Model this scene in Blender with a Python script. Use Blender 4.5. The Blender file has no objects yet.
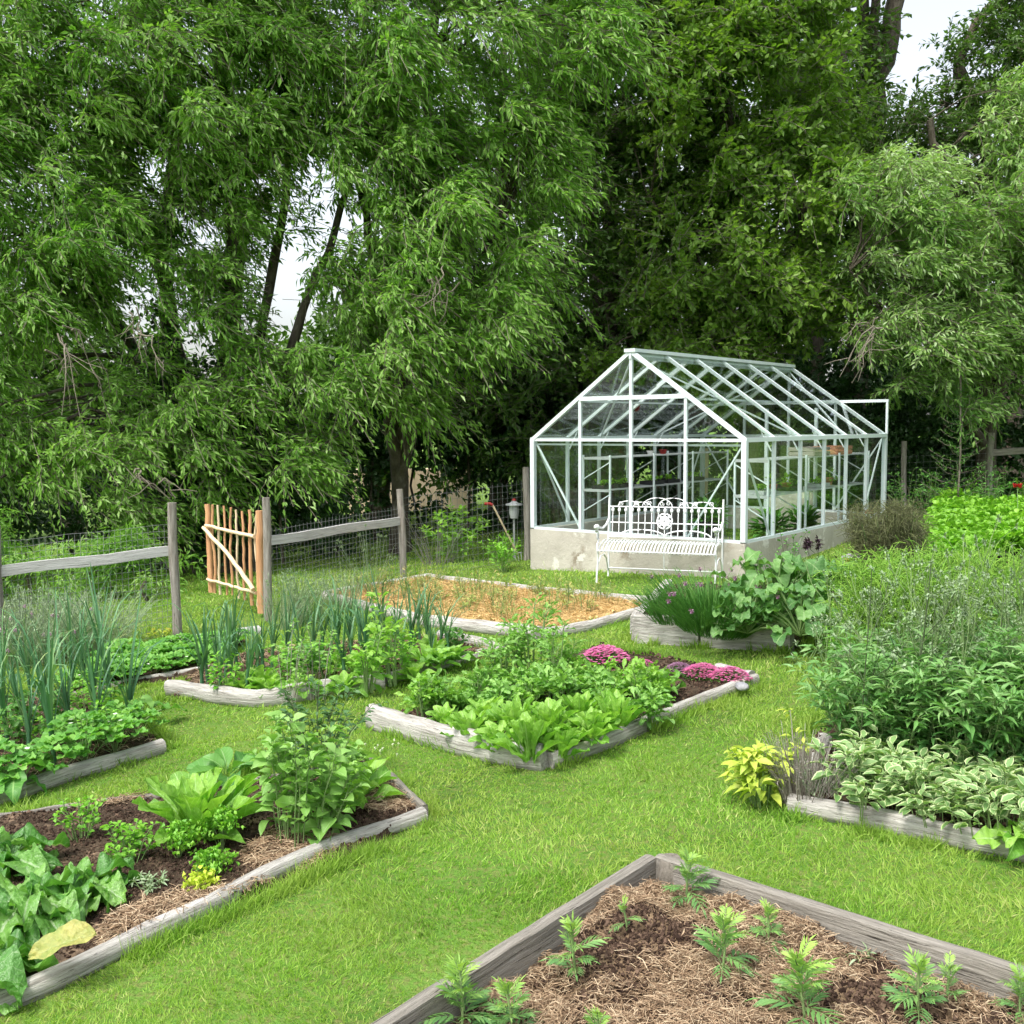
import bpy, math, random
import numpy as np
from mathutils import Matrix, Vector
random.seed(7)
rng = np.random.default_rng(11)
scene = bpy.context.scene
COL = scene.collection
rad = math.radians

# ---------------- camera ----------------
CAM_H = 1.73; PITCH = rad(4.8); FOC = 1019.0; ROLL = 0.0075
cam = bpy.data.cameras.new('camera'); cam_o = bpy.data.objects.new('camera', cam); COL.objects.link(cam_o)
cam.sensor_width = 36; cam.lens = 36*FOC/1024; cam.clip_start = 0.05; cam.clip_end = 2000
_r0 = np.array([1, 0, 0.]); _u0 = np.array([0, math.sin(PITCH), math.cos(PITCH)]); _f0 = np.array([0, math.cos(PITCH), -math.sin(PITCH)])
CR = math.cos(ROLL)*_r0 - math.sin(ROLL)*_u0
CU = math.sin(ROLL)*_r0 + math.cos(ROLL)*_u0
cam_o.matrix_world = Matrix(((CR[0], CU[0], -_f0[0], 0), (CR[1], CU[1], -_f0[1], 0), (CR[2], CU[2], -_f0[2], CAM_H), (0, 0, 0, 1)))
scene.camera = cam_o

# ---------------- world, sun, exposure ----------------
SUN_EL = rad(60); SUN_AZ = rad(222)      # azimuth clockwise from +Y: behind and to the left of the viewer
w = bpy.data.worlds.new('World'); scene.world = w; w.use_nodes = True
nt = w.node_tree; nt.nodes.clear()
sky = nt.nodes.new('ShaderNodeTexSky'); sky.sky_type = 'NISHITA'; sky.sun_disc = False
sky.sun_elevation = SUN_EL; sky.sun_rotation = SUN_AZ; sky.dust_density = 4.0; sky.air_density = 1.2
hs = nt.nodes.new('ShaderNodeHueSaturation'); hs.inputs['Saturation'].default_value = 0.36; hs.inputs['Value'].default_value = 1.2
bg = nt.nodes.new('ShaderNodeBackground'); bg.inputs[1].default_value = 0.15
wo = nt.nodes.new('ShaderNodeOutputWorld')
nt.links.new(sky.outputs[0], hs.inputs['Color']); nt.links.new(hs.outputs[0], bg.inputs[0]); nt.links.new(bg.outputs[0], wo.inputs[0])
sl = bpy.data.lights.new('sun', 'SUN'); sl.energy = 1.9; sl.angle = rad(13); sl.color = (1, 0.96, 0.9)
so = bpy.data.objects.new('sun', sl); COL.objects.link(so)
sd = Vector((math.sin(SUN_AZ)*math.cos(SUN_EL), math.cos(SUN_AZ)*math.cos(SUN_EL), math.sin(SUN_EL)))
so.rotation_euler = sd.to_track_quat('Z', 'Y').to_euler(); so.location = (-8, -10, 20)
scene.view_settings.view_transform = 'Standard'; scene.view_settings.look = 'None'
scene.view_settings.gamma = 1; scene.view_settings.exposure = 0.86
scene.cycles.max_bounces = 5; scene.cycles.diffuse_bounces = 3; scene.cycles.glossy_bounces = 3
scene.cycles.transmission_bounces = 4; scene.cycles.transparent_max_bounces = 32
scene.cycles.use_adaptive_sampling = True; scene.cycles.adaptive_threshold = .025; scene.cycles.adaptive_min_samples = 16
scene.cycles.caustics_reflective = False; scene.cycles.caustics_refractive = False

# ---------------- coordinates ----------------
def g(x):                                   # the garden slopes gently down to the left
    return 0.06*(np.clip(x, -12, 12)-1.5)
def ray(px, py):
    X = (px-512)/FOC; Y = (512-py)/FOC
    return _f0 + CR*X + CU*Y
def at(px, py, Y):
    d = ray(px, py); t = Y/d[1]
    return np.array([d[0]*t, Y, CAM_H + d[2]*t])
def P(px, py, dz=0.0):
    d = ray(px, py)                          # CAM_H + d2 t = .06 (d0 t - 1.5) + dz
    t = (CAM_H + 0.09 - dz)/(0.06*d[0] - d[2])
    return np.array([d[0]*t, d[1]*t, g(d[0]*t)])
def vec(*a): return np.array(a, float)
def nrm(v): return v/np.maximum(np.linalg.norm(v, axis=-1, keepdims=True), 1e-9)
_K = {}
def noise(p, freq=1.0, seed=0, octaves=3):
    p = np.atleast_2d(p)
    out = np.zeros(len(p)); amp = 1.0
    for o in range(octaves):
        key = (seed, o)
        if key not in _K:
            r = np.random.default_rng(seed*31+o+5)
            _K[key] = (nrm(r.normal(size=(6, 3))), r.uniform(0, 6.28, 6), r.uniform(.7, 1.4, 6))
        k, ph, f = _K[key]
        out += amp*np.sin((p @ k.T)*(freq*2**o*6.28*f) + ph).sum(1)/6*1.6
        amp *= 0.5
    return out

# ---------------- mesh buffer ----------------
class MB:
    def __init__(s): s.V = []; s.A = []; s.F = []; s.n = 0
    def add(s, V, F, A=None, mat=0):
        V = np.asarray(V, float); F = np.asarray(F, np.int64)
        if A is None: A = np.zeros((len(V), 3))
        s.V.append(V); s.A.append(np.asarray(A, float)); s.F.append((F+s.n, mat)); s.n += len(V)
    def mesh(s, name, mats, smooth=True):
        me = bpy.data.meshes.new(name)
        if s.n:
            V = np.concatenate(s.V); A = np.concatenate(s.A)
            idx = np.concatenate([f.ravel() for f, _ in s.F])
            cnt = np.concatenate([np.full(len(f), f.shape[1]) for f, _ in s.F])
            mi = np.concatenate([np.full(len(f), m) for f, m in s.F])
            st = np.concatenate([[0], np.cumsum(cnt)[:-1]])
            me.vertices.add(len(V)); me.vertices.foreach_set('co', V.astype(np.float32).ravel())
            me.loops.add(len(idx)); me.loops.foreach_set('vertex_index', idx.astype(np.int32))
            me.polygons.add(len(cnt)); me.polygons.foreach_set('loop_start', st.astype(np.int32))
            me.polygons.foreach_set('material_index', mi.astype(np.int32))
            me.polygons.foreach_set('use_smooth', np.full(len(cnt), smooth))
            me.update(calc_edges=True)
            a = me.attributes.new('wc', 'FLOAT_VECTOR', 'POINT'); a.data.foreach_set('vector', A.astype(np.float32).ravel())
        for m in (mats if isinstance(mats, (list, tuple)) else [mats]): me.materials.append(m)
        return me
    def obj(s, name, mats, parent=None, smooth=True, loc=None):
        return link(name, s.mesh(name, mats, smooth), parent, loc)
def link(name, data, parent=None, loc=None):
    o = bpy.data.objects.new(name, data); COL.objects.link(o)
    if parent is not None: o.parent = parent
    if loc is not None: o.location = [float(c) for c in loc]
    return o
def tag(o, label=None, cat=None, group=None, kind=None):
    if label: o['label'] = label
    if cat: o['category'] = cat
    if group: o['group'] = group
    if kind: o['kind'] = kind
    return o
def empty(name, loc, rz=0, **k):
    o = link(name, None, None, loc); o.rotation_euler = (0, 0, rz); o.empty_display_size = .2
    return tag(o, **k)
def box(mb, lo, hi, mat=0, M=None):
    lo = np.array(lo, float); hi = np.array(hi, float)
    c = np.array([[x, y, z] for x in (0, 1) for y in (0, 1) for z in (0, 1)])
    V = lo + c*(hi-lo)
    if M is not None: V = M(V)
    F = [[0, 1, 3, 2], [4, 6, 7, 5], [0, 4, 5, 1], [2, 3, 7, 6], [0, 2, 6, 4], [1, 5, 7, 3]]
    mb.add(V, F, V, mat)
def bar(mb, p0, p1, w, h=None, up=(0, 0, 1), mat=0, ext=0):
    p0 = np.array(p0, float); p1 = np.array(p1, float); h = h or w
    d = p1-p0; L = np.linalg.norm(d); d = d/L; up = np.array(up, float)
    if abs(d @ up) > .95: up = np.array([1., 0, 0])
    x = nrm(np.cross(d, up)); z = np.cross(x, d)
    def M(V): return p0 + V[:, :1]*d + V[:, 1:2]*x + V[:, 2:]*z
    box(mb, (-ext, -w/2, -h/2), (L+ext, w/2, h/2), mat, M)
def tube(mb, pts, r, sides=8, mat=0, prof=None, rough=0.0, freq=3.0, cap=True, seed=0, along0=0.0):
    """tube along pts; r scalar or per-point; prof=(sx,sz,power) superellipse"""
    pts = np.array(pts, float); n = len(pts); r = np.broadcast_to(np.array(r, float), (n,))
    T = np.gradient(pts, axis=0); T = nrm(T)
    ref = vec(0, 0, 1) if abs(T[0][2]) < .9 else vec(1, 0, 0)
    X = nrm(np.cross(T, ref)); Z = np.cross(X, T)
    a = np.linspace(0, 2*math.pi, sides, endpoint=False) + (math.pi/sides if prof else 0)
    ca, sa = np.cos(a), np.sin(a)
    if prof:
        pw = prof[2]; q = (np.abs(ca)**pw+np.abs(sa)**pw)**(-1/pw); ca = ca*q*prof[0]; sa = sa*q*prof[1]
    off = ca[None, :, None]*X[:, None, :] + sa[None, :, None]*Z[:, None, :]
    V = pts[:, None, :] + off*r[:, None, None]
    if rough:
        nn = noise(V.reshape(-1, 3), freq, seed).reshape(n, sides)
        V = V + off*(rough*nn)[:, :, None]*r[:, None, None]
    s = np.concatenate([[0], np.cumsum(np.linalg.norm(np.diff(pts, axis=0), axis=1))]) + along0
    A = np.stack([np.repeat(s[:, None], sides, 1), np.tile((ca*r.mean())[None], (n, 1)), np.tile((sa*r.mean())[None], (n, 1))], -1)
    i = np.arange(n-1)[:, None]*sides; j = np.arange(sides)[None]; k = (j+1) % sides
    F = np.stack([i+j, i+k, i+k+sides, i+j+sides], -1).reshape(-1, 4)
    mb.add(V.reshape(-1, 3), F, A.reshape(-1, 3), mat)
    if cap:
        for e, rev in ((0, 1), (n-1, 0)):
            c = V[e].mean(0); VV = np.vstack([V[e], c]); AA = np.vstack([A[e], A[e].mean(0)])
            Fc = [[(q+1) % sides, q, sides] if rev else [q, (q+1) % sides, sides] for q in range(sides)]
            mb.add(VV, Fc, AA, mat)
def stems(mb, paths, r, mat=0, sides=3, rnd=None):
    """many thin tubes at once: paths (m,k,3), r (m,k) or scalar"""
    paths = np.asarray(paths, float); m, k, _ = paths.shape
    r = np.broadcast_to(np.asarray(r, float), (m, k)) if np.ndim(r) != 1 else np.repeat(np.asarray(r)[:, None], k, 1)
    T = nrm(np.gradient(paths, axis=1)); d = nrm(paths[:, -1]-paths[:, 0])
    ref = np.where(np.abs(d[:, 2:]) > .8, vec(1, .1, 0), vec(0, .1, 1))
    X = nrm(np.cross(T, ref[:, None, :])); Z = np.cross(X, T)
    a = np.linspace(0, 2*math.pi, sides, endpoint=False)
    V = paths[:, :, None] + (np.cos(a)[:, None]*X[:, :, None] + np.sin(a)[:, None]*Z[:, :, None])*r[:, :, None, None]
    base = (np.arange(m)*k*sides)[:, None, None] + (np.arange(k-1)*sides)[None, :, None]
    j = np.arange(sides); kk = (j+1) % sides
    F = np.stack([base+j, base+kk, base+kk+sides, base+j+sides], -1).reshape(-1, 4)
    if rnd is None: rnd = rng.random(m)
    A = np.zeros((m, k, sides, 3)); A[..., 0] = rnd[:, None, None]; A[..., 1] = np.linspace(0, 1, k)[None, :, None]
    mb.add(V.reshape(-1, 3), F, A.reshape(-1, 3), mat)

PROF = {
    'ovate': lambda t: np.sin(np.pi*np.clip(t, 0, 1)**.75)**.9,
    'lance': lambda t: np.sin(np.pi*t**.65)**1.1,
    'strap': lambda t: np.clip(1-t, 0, 1)**.5*np.clip(t*8+.6, 0, 1),
    'obov':  lambda t: np.where(t < .3, .18+t*.35, np.sin(np.pi*np.clip((t-.05)/.95, 0, 1)**1.5)**.75+.06)*np.clip((1.02-t)*14, 0, 1),
    'round': lambda t: np.sin(np.pi*np.clip(t, 0, 1)**.8)**.55,
    'chard': lambda t: np.where(t < .28, .13, np.sin(np.pi*np.clip((t-.22)/.78, 0, 1)**.7)**.7)*np.clip((1.0-t)*9, 0, 1),
}
def leaf_tpl(prof, n=4, fold=.2, droop=.25, wave=0.0, cols=2, seed=0, lobes=0.0, nl=7, pucker=0.0):
    """leaf along +Y (0..1), half-width .5, normal +Z"""
    t = np.linspace(0, 1, n+1); wd = PROF[prof](t)*.5
    wd[0] = max(wd[0], .03); wd[-1] = .01
    if prof in ('obov', 'round', 'chard') and n > 3: wd[-1] = wd[-2]*.5
    x = np.linspace(-1, 1, 2*(cols//2)+1)
    r = np.random.default_rng(seed)
    if lobes: wd = wd*(1-lobes*(np.abs(np.sin(t*nl*math.pi+r.random()))))
    X = wd[:, None]*x[None]
    Z = np.zeros_like(X) - droop*(t**2)[:, None]
    ZW = np.abs(x)[None]*wd[:, None]*fold*2
    Y = np.repeat(t[:, None], len(x), 1) - droop*.35*(t**2)[:, None]
    if wave: f_ = r.uniform(10, 15, 2); p_ = r.random(2)*6; sg = (x > 0)[None]; ZW = ZW + 2.6*wave*(np.abs(x)**1.5)[None]*np.where(sg, np.sin(t*f_[0]+p_[0])[:, None], np.sin(t*f_[1]+p_[1])[:, None]) + 1.5*wave*np.sin(t*3+p_[0])[:, None]*x[None]
    if pucker: ZW = ZW + pucker*np.abs(np.sin(math.pi*(t[:, None]*8-np.abs(x)[None]*1.8)))*(np.abs(x)[None] > .05)*np.minimum(1, 2.5*(1-np.abs(x)[None])+.4) + pucker*.7*np.sin(t*31+1)[:, None]*np.sin(x*8+2)[None]
    V = np.stack([X, Y, Z, ZW], -1).reshape(-1, 4); c = len(x)
    i = (np.arange(n)*c)[:, None]; j = np.arange(c-1)[None]
    F = np.stack([i+j, i+j+1, i+j+1+c, i+j+c], -1).reshape(-1, 4)
    U = np.stack([np.repeat(t[:, None], c, 1), np.repeat(x[None], n+1, 0)], -1).reshape(-1, 2)
    return V, F, U
DIAMOND = (np.array([[0, 0, 0], [.5, .42, .06], [0, 1, -.08], [-.5, .42, .06]]), np.array([[0, 1, 2, 3]]), np.array([[0, 0], [.42, 1], [1, 0], [.42, -1]]))
def scatter(mb, tpl, pos, dirs, up, L, W, rnd=None, mat=0):
    V, F, U = tpl; pos = np.asarray(pos, float); m = len(pos)
    if m == 0: return
    Y = nrm(np.asarray(dirs, float)); up = np.broadcast_to(np.asarray(up, float), (m, 3))
    X = np.cross(Y, up); bad = np.linalg.norm(X, axis=1) < 1e-3; X[bad] = np.cross(Y[bad], vec(1, .2, 0)); X = nrm(X)
    Z = np.cross(X, Y)
    L = np.broadcast_to(np.asarray(L, float), (m,)); W = np.broadcast_to(np.asarray(W, float), (m,))
    O = pos[:, None] + V[None, :, :1]*W[:, None, None]*X[:, None] + V[None, :, 1:2]*L[:, None, None]*Y[:, None] + V[None, :, 2:3]*L[:, None, None]*Z[:, None]
    if V.shape[1] == 4: O = O + V[None, :, 3:]*W[:, None, None]*Z[:, None]
    if rnd is None: rnd = rng.random(m)
    A = np.zeros((m, len(V), 3)); A[..., 0] = rnd[:, None]; A[..., 1:] = U[None]
    Fa = (F[None]+(np.arange(m)*len(V))[:, None, None]).reshape(-1, F.shape[1])
    mb.add(O.reshape(-1, 3), Fa, A.reshape(-1, 3), mat)
def sph(n, r=None):
    return nrm((r or rng).normal(size=(n, 3)))

# ---------------- materials ----------------
def newmat(name):
    m = bpy.data.materials.new(name); m.use_nodes = True; nt = m.node_tree; nt.nodes.clear()
    return m, nt, nt.nodes.new('ShaderNodeOutputMaterial')
def ramp(nt, cols, fac=None):
    r = nt.nodes.new('ShaderNodeValToRGB'); e = r.color_ramp.elements
    while len(e) < len(cols): e.new(.5)
    for i, c in enumerate(cols):
        p, c = c if isinstance(c[0], (int, float)) and isinstance(c[1], (tuple, list)) else (i/(len(cols)-1), c)
        e[i].position = p; e[i].color = (*c, 1)
    if fac is not None: nt.links.new(fac, r.inputs[0])
    return r
def mix(nt, a, b, fac, mode='MIX'):
    m = nt.nodes.new('ShaderNodeMix'); m.data_type = 'RGBA'; m.blend_type = mode
    for v, s in ((fac, m.inputs[0]), (a, m.inputs[6]), (b, m.inputs[7])):
        if hasattr(v, 'is_linked') or hasattr(v, 'links'): nt.links.new(v, s)
        elif isinstance(v, tuple): s.default_value = (*v, 1)
        else: s.default_value = v
    return m.outputs[2]
def math_(nt, op, a, b=None, c=None):
    m = nt.nodes.new('ShaderNodeMath'); m.operation = op
    for i, v in enumerate((a, b, c)):
        if v is None: continue
        if hasattr(v, 'links'): nt.links.new(v, m.inputs[i])
        else: m.inputs[i].default_value = v
    return m.outputs[0]
def tex(nt, scale, vecin=None, detail=4, rough=.6, dist=0):
    n = nt.nodes.new('ShaderNodeTexNoise'); n.inputs['Scale'].default_value = scale; n.inputs['Detail'].default_value = detail
    n.inputs['Roughness'].default_value = rough; n.inputs['Distortion'].default_value = dist
    if vecin is not None: nt.links.new(vecin, n.inputs['Vector'])
    return n.outputs[0]
def leafmat(name, cols, edge=None, vein=None, trans=.35, rough=.5, spec=.4, patch=None, tgain=1.25, crinkle=0):
    m, nt, out = newmat(name)
    a = nt.nodes.new('ShaderNodeAttribute'); a.attribute_name = 'wc'
    s = nt.nodes.new('ShaderNodeSeparateXYZ'); nt.links.new(a.outputs['Vector'], s.inputs[0])
    c = ramp(nt, cols, s.outputs[0]).outputs[0]
    ab = math_(nt, 'ABSOLUTE', s.outputs[2])
    gq = nt.nodes.new('ShaderNodeNewGeometry')
    if crinkle:
        nz = tex(nt, 45, gq.outputs['Position'], 3); c = mix(nt, c, ramp(nt, [(.3, (.72, .76, .7)), (.7, (1.12, 1.08, 1.1))], nz).outputs[0], 1.0, 'MULTIPLY')
    if edge:                                   # pale margin
        f = math_(nt, 'GREATER_THAN', math_(nt, 'ADD', ab, math_(nt, 'MULTIPLY', tex(nt, 60), .5)), .98)
        c = mix(nt, c, edge, f)
    if vein:
        f = math_(nt, 'LESS_THAN', ab, .06); sv = math_(nt, 'LESS_THAN', math_(nt, 'FRACT', math_(nt, 'SUBTRACT', math_(nt, 'MULTIPLY', s.outputs[1], 8.0), math_(nt, 'MULTIPLY', ab, 1.8))), .10)
        f = math_(nt, 'MAXIMUM', math_(nt, 'MULTIPLY', f, .75), math_(nt, 'MULTIPLY', sv, .32)); c = mix(nt, c, vein, f)
    if patch:
        g_ = nt.nodes.new('ShaderNodeNewGeometry')
        f = ramp(nt, [(.35, (0, 0, 0)), (.65, (1, 1, 1))], tex(nt, patch[1], g_.outputs['Position'])).outputs[0]
        c = mix(nt, c, patch[0], math_(nt, 'MULTIPLY', f, patch[2]))
    p = nt.nodes.new('ShaderNodeBsdfPrincipled'); nt.links.new(c, p.inputs['Base Color'])
    p.inputs['Roughness'].default_value = rough; p.inputs['Specular IOR Level'].default_value = spec
    if crinkle:
        bb = nt.nodes.new('ShaderNodeBump'); bb.inputs['Strength'].default_value = crinkle; bb.inputs['Distance'].default_value = .012; nt.links.new(nz, bb.inputs['Height']); nt.links.new(bb.outputs[0], p.inputs['Normal'])
    if trans:
        t = nt.nodes.new('ShaderNodeBsdfTranslucent')
        tc = mix(nt, c, (1.15*tgain, 1.3*tgain, .55*tgain), 1.0, 'MULTIPLY'); nt.links.new(tc, t.inputs[0])
        x = nt.nodes.new('ShaderNodeMixShader'); x.inputs[0].default_value = trans
        nt.links.new(p.outputs[0], x.inputs[1]); nt.links.new(t.outputs[0], x.inputs[2]); nt.links.new(x.outputs[0], out.inputs[0])
    else: nt.links.new(p.outputs[0], out.inputs[0])
    return m
def surfmat(name, cols, scale=8, stretch=(1, 1, 1), src='wc', rough=.8, spec=.3, bump=.3, bscale=None, spots=None, metallic=0, detail=6, green=None):
    m, nt, out = newmat(name)
    if src == 'wc':
        a = nt.nodes.new('ShaderNodeAttribute'); a.attribute_name = 'wc'; v = a.outputs['Vector']
    elif src == 'obj':
        a = nt.nodes.new('ShaderNodeTexCoord'); v = a.outputs['Object']
    else:
        a = nt.nodes.new('ShaderNodeNewGeometry'); v = a.outputs['Position']
    mp = nt.nodes.new('ShaderNodeMapping'); mp.inputs['Scale'].default_value = stretch; nt.links.new(v, mp.inputs[0]); v = mp.outputs[0]
    n1 = tex(nt, scale, v, detail, .65)
    c = ramp(nt, cols, ramp(nt, [(.28, (0, 0, 0)), (.72, (1, 1, 1))], n1).outputs[0]).outputs[0]
    if spots:
        for (sc, sz, lo, hi) in spots:
            f = ramp(nt, [(lo, (0, 0, 0)), (hi, (1, 1, 1))], tex(nt, sz, v, 5, .7)).outputs[0]
            c = mix(nt, c, sc, f)
    p = nt.nodes.new('ShaderNodeBsdfPrincipled'); nt.links.new(c, p.inputs['Base Color'])
    p.inputs['Roughness'].default_value = rough; p.inputs['Specular IOR Level'].default_value = spec; p.inputs['Metallic'].default_value = metallic
    if bump:
        b = nt.nodes.new('ShaderNodeBump'); b.inputs['Strength'].default_value = bump; b.inputs['Distance'].default_value = .02
        nt.links.new(tex(nt, bscale or scale*2, v, 6, .7), b.inputs['Height']); nt.links.new(b.outputs[0], p.inputs['Normal'])
    nt.links.new(p.outputs[0], out.inputs[0]); return m

M = {}
# wood: coordinate wc = (metres along the grain, across, across)
M['board'] = surfmat('weathered_board', [(.10, .09, .072), (.27, .25, .215), (.42, .395, .35)], 1, (2.2, 45, 45), bump=.9, bscale=1.6, spots=[((.14, .12, .09), 1.1, .54, .7), ((.05, .043, .035), 2.2, .61, .65)])
M['log'] = surfmat('bleached_log', [(.22, .20, .175), (.46, .44, .405), (.66, .64, .60)], 1, (4, 55, 55), bump=1.0, bscale=1.5, spots=[((.17, .155, .12), 1.3, .55, .72), ((.07, .06, .05), 2.4, .62, .66)])
M['post'] = surfmat('old_post_wood', [(.13, .115, .095), (.30, .275, .24), (.44, .41, .365)], 1, (3, 60, 60), bump=1.0, bscale=1.6, spots=[((.15, .115, .09), 1.4, .55, .75), ((.06, .05, .04), 2.2, .61, .66)])
M['rail'] = surfmat('grey_rail_wood', [(.30, .295, .28), (.47, .465, .45), (.60, .60, .58)], 1, (2.5, 60, 60), bump=.6, bscale=2, spots=[((.16, .15, .13), 2.2, .60, .68)])
M['fresh'] = surfmat('peeled_orange_wood', [(.40, .20, .10), (.56, .30, .15), (.66, .40, .22)], 1, (2, 40, 40), bump=.3, bscale=2)
M['fresh2'] = surfmat('pale_peeled_wood', [(.50, .37, .23), (.66, .52, .34), (.76, .63, .44)], 1, (2, 40, 40), bump=.3, bscale=2)
M['bark'] = surfmat('dark_bark', [(.035, .028, .02), (.09, .075, .055), (.16, .145, .11)], 1, (6, 14, 14), bump=1, bscale=2)
M['bark_pale'] = surfmat('pale_bark', [(.09, .08, .06), (.19, .17, .14), (.30, .28, .24)], 1, (6, 14, 14), bump=1, bscale=2)
M['twig'] = surfmat('twig_bark', [(.12, .10, .075), (.24, .215, .17)], 4, (3, 8, 8), bump=0)
M['concrete'] = surfmat('stained_render', [(.33, .305, .26), (.44, .41, .355), (.53, .50, .44)], 1.6, (1, 1, 1), 'obj', bump=.5, bscale=25, spots=[((.24, .20, .15), 2.3, .56, .7), ((.60, .58, .53), 4.3, .58, .64)])
M['stone'] = surfmat('grey_stone', [(.16, .16, .17), (.30, .30, .32), (.42, .42, .43)], 6, (1, 1, 1), 'obj', bump=.6, bscale=20)
M['soil'] = surfmat('dark_soil', [(.022, .015, .010), (.06, .042, .028), (.13, .095, .065)], 9, (1, 1, 1), 'pos', rough=.95, spec=.15, bump=1, bscale=50, spots=[((.27, .19, .125), 6, .56, .68)])
M['soil_straw'] = surfmat('strawy_soil', [(.10, .068, .04), (.24, .165, .10), (.40, .29, .18)], 10, (1, 1, 1), 'pos', rough=.95, spec=.15, bump=1, bscale=60, spots=[((.06, .035, .024), 3.5, .54, .64)])
M['orange'] = surfmat('orange_wood_chips', [(.36, .22, .08), (.56, .37, .15), (.68, .50, .24)], 9, (1, 1, 1), 'pos', rough=.95, spec=.15, bump=1, bscale=50, spots=[((.26, .24, .10), 3, .50, .66)])
M['metal'] = surfmat('white_aluminium', [(.55, .63, .64), (.68, .74, .75)], 3, (1, 1, 1), 'obj', rough=.4, spec=.5, bump=0)
M['bench'] = surfmat('white_painted_iron', [(.66, .68, .69), (.76, .77, .78)], 5, (1, 1, 1), 'obj', rough=.35, spec=.5, bump=0)
M['wire'] = surfmat('galvanised_wire', [(.16, .17, .17), (.28, .29, .29)], 5, (1, 1, 1), 'obj', rough=.5, spec=.5, bump=0)
M['black'] = surfmat('black_plastic', [(.015, .015, .016), (.03, .03, .032)], 5, (1, 1, 1), 'obj', rough=.5, bump=0)
M['red'] = surfmat('red_plastic', [(.22, .02, .02), (.34, .035, .03)], 5, (1, 1, 1), 'obj', rough=.5, bump=0)
M['terra'] = surfmat('terracotta', [(.38, .16, .09), (.5, .24, .14)], 8, (1, 1, 1), 'obj', rough=.9, bump=.2)
M['galv'] = surfmat('grey_metal_tray', [(.32, .34, .34), (.48, .5, .5)], 6, (1, 1, 1), 'obj', rough=.5, bump=0)
M['whitepl'] = surfmat('white_plastic', [(.7, .7, .68), (.8, .8, .78)], 6, (1, 1, 1), 'obj', rough=.5, bump=0)
M['floor'] = surfmat('greenhouse_floor', [(.10, .09, .07), (.20, .18, .15)], 4, (1, 1, 1), 'obj', bump=.5)
m, nt, out = newmat('clear_glass')
tr = nt.nodes.new('ShaderNodeBsdfTransparent'); tr.inputs[0].default_value = (.96, .985, .975, 1)
gl = nt.nodes.new('ShaderNodeBsdfGlossy'); gl.inputs['Roughness'].default_value = .03; gl.inputs[0].default_value = (.9, .95, .95, 1)
lw = nt.nodes.new('ShaderNodeLayerWeight'); lw.inputs[0].default_value = .5
class _F: pass
fr = _F(); fr.outputs = [math_(nt, 'MULTIPLY_ADD', math_(nt, 'POWER', lw.outputs['Facing'], 4.0), .55, .03)]
xs = nt.nodes.new('ShaderNodeMixShader'); nt.links.new(fr.outputs[0], xs.inputs[0]); nt.links.new(tr.outputs[0], xs.inputs[1]); nt.links.new(gl.outputs[0], xs.inputs[2]); nt.links.new(xs.outputs[0], out.inputs[0])
M['glass'] = m
# ground sheet: soil and thatch under the blades
m, nt, out = newmat('lawn_ground')
gp = nt.nodes.new('ShaderNodeNewGeometry')
c = ramp(nt, [(.06, .13, .02), (.10, .21, .03), (.16, .27, .05)], ramp(nt, [(.3, (0, 0, 0)), (.7, (1, 1, 1))], tex(nt, 1.1, gp.outputs['Position'], 8, .7)).outputs[0]).outputs[0]
f = ramp(nt, [(.45, (0, 0, 0)), (.75, (1, 1, 1))], tex(nt, 30, gp.outputs['Position'], 4, .7)).outputs[0]
c = mix(nt, c, (.20, .19, .07), f)
p = nt.nodes.new('ShaderNodeBsdfPrincipled'); p.inputs['Roughness'].default_value = .9; p.inputs['Specular IOR Level'].default_value = .1
nt.links.new(c, p.inputs['Base Color'])
b = nt.nodes.new('ShaderNodeBump'); b.inputs['Strength'].default_value = .8; b.inputs['Distance'].default_value = .03
nt.links.new(tex(nt, 60, gp.outputs['Position'], 4), b.inputs['Height']); nt.links.new(b.outputs[0], p.inputs['Normal'])
nt.links.new(p.outputs[0], out.inputs[0]); M['lawn'] = m
M['grass'] = leafmat('grass_blade', [(.08, .19, .024), (.18, .355, .038), (.30, .49, .08), (.50, .53, .22)], trans=.4, rough=.55, spec=.25, patch=((.40, .46, .12), 1.4, .5))
M['lett'] = leafmat('lettuce_leaf', [(.13, .32, .04), (.22, .44, .06), (.32, .54, .10)], vein=(.42, .62, .25), trans=.35, crinkle=.7)
M['lettD'] = leafmat('deep_green_leaf', [(.05, .17, .03), (.08, .24, .04), (.13, .31, .06)], vein=(.3, .45, .2), trans=.3)
M['kale'] = leafmat('brassica_leaf', [(.12, .30, .05), (.19, .40, .075), (.28, .50, .11)], vein=(.35, .5, .3), trans=.3, crinkle=.7)
M['leek'] = leafmat('leek_leaf', [(.05, .15, .07), (.09, .22, .10), (.16, .30, .12), (.40, .42, .12)], trans=.2, rough=.45)
M['chard'] = leafmat('chard_leaf', [(.07, .22, .04), (.13, .33, .06), (.22, .44, .09)], vein=(.38, .52, .28), trans=.3, rough=.35, spec=.55, crinkle=1.0)
M['chardold'] = leafmat('old_chard_leaf', [(.45, .42, .12), (.55, .50, .18)], vein=(.5, .5, .25), trans=.3, patch=((.24, .32, .08), 14, .8), crinkle=.8)
M['potato'] = leafmat('ovate_leaf', [(.14, .30, .06), (.20, .38, .08), (.27, .46, .13)], vein=(.3, .48, .18), trans=.3)
M['rose'] = leafmat('dull_dark_leaf', [(.04, .11, .045), (.07, .16, .055), (.10, .21, .07)], trans=.25)
M['parsley'] = leafmat('parsley_leaf', [(.12, .33, .03), (.18, .42, .04), (.26, .5, .06)], trans=.3)
M['yellowpl'] = leafmat('lime_yellow_leaf', [(.42, .55, .05), (.55, .64, .07)], trans=.3)
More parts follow.
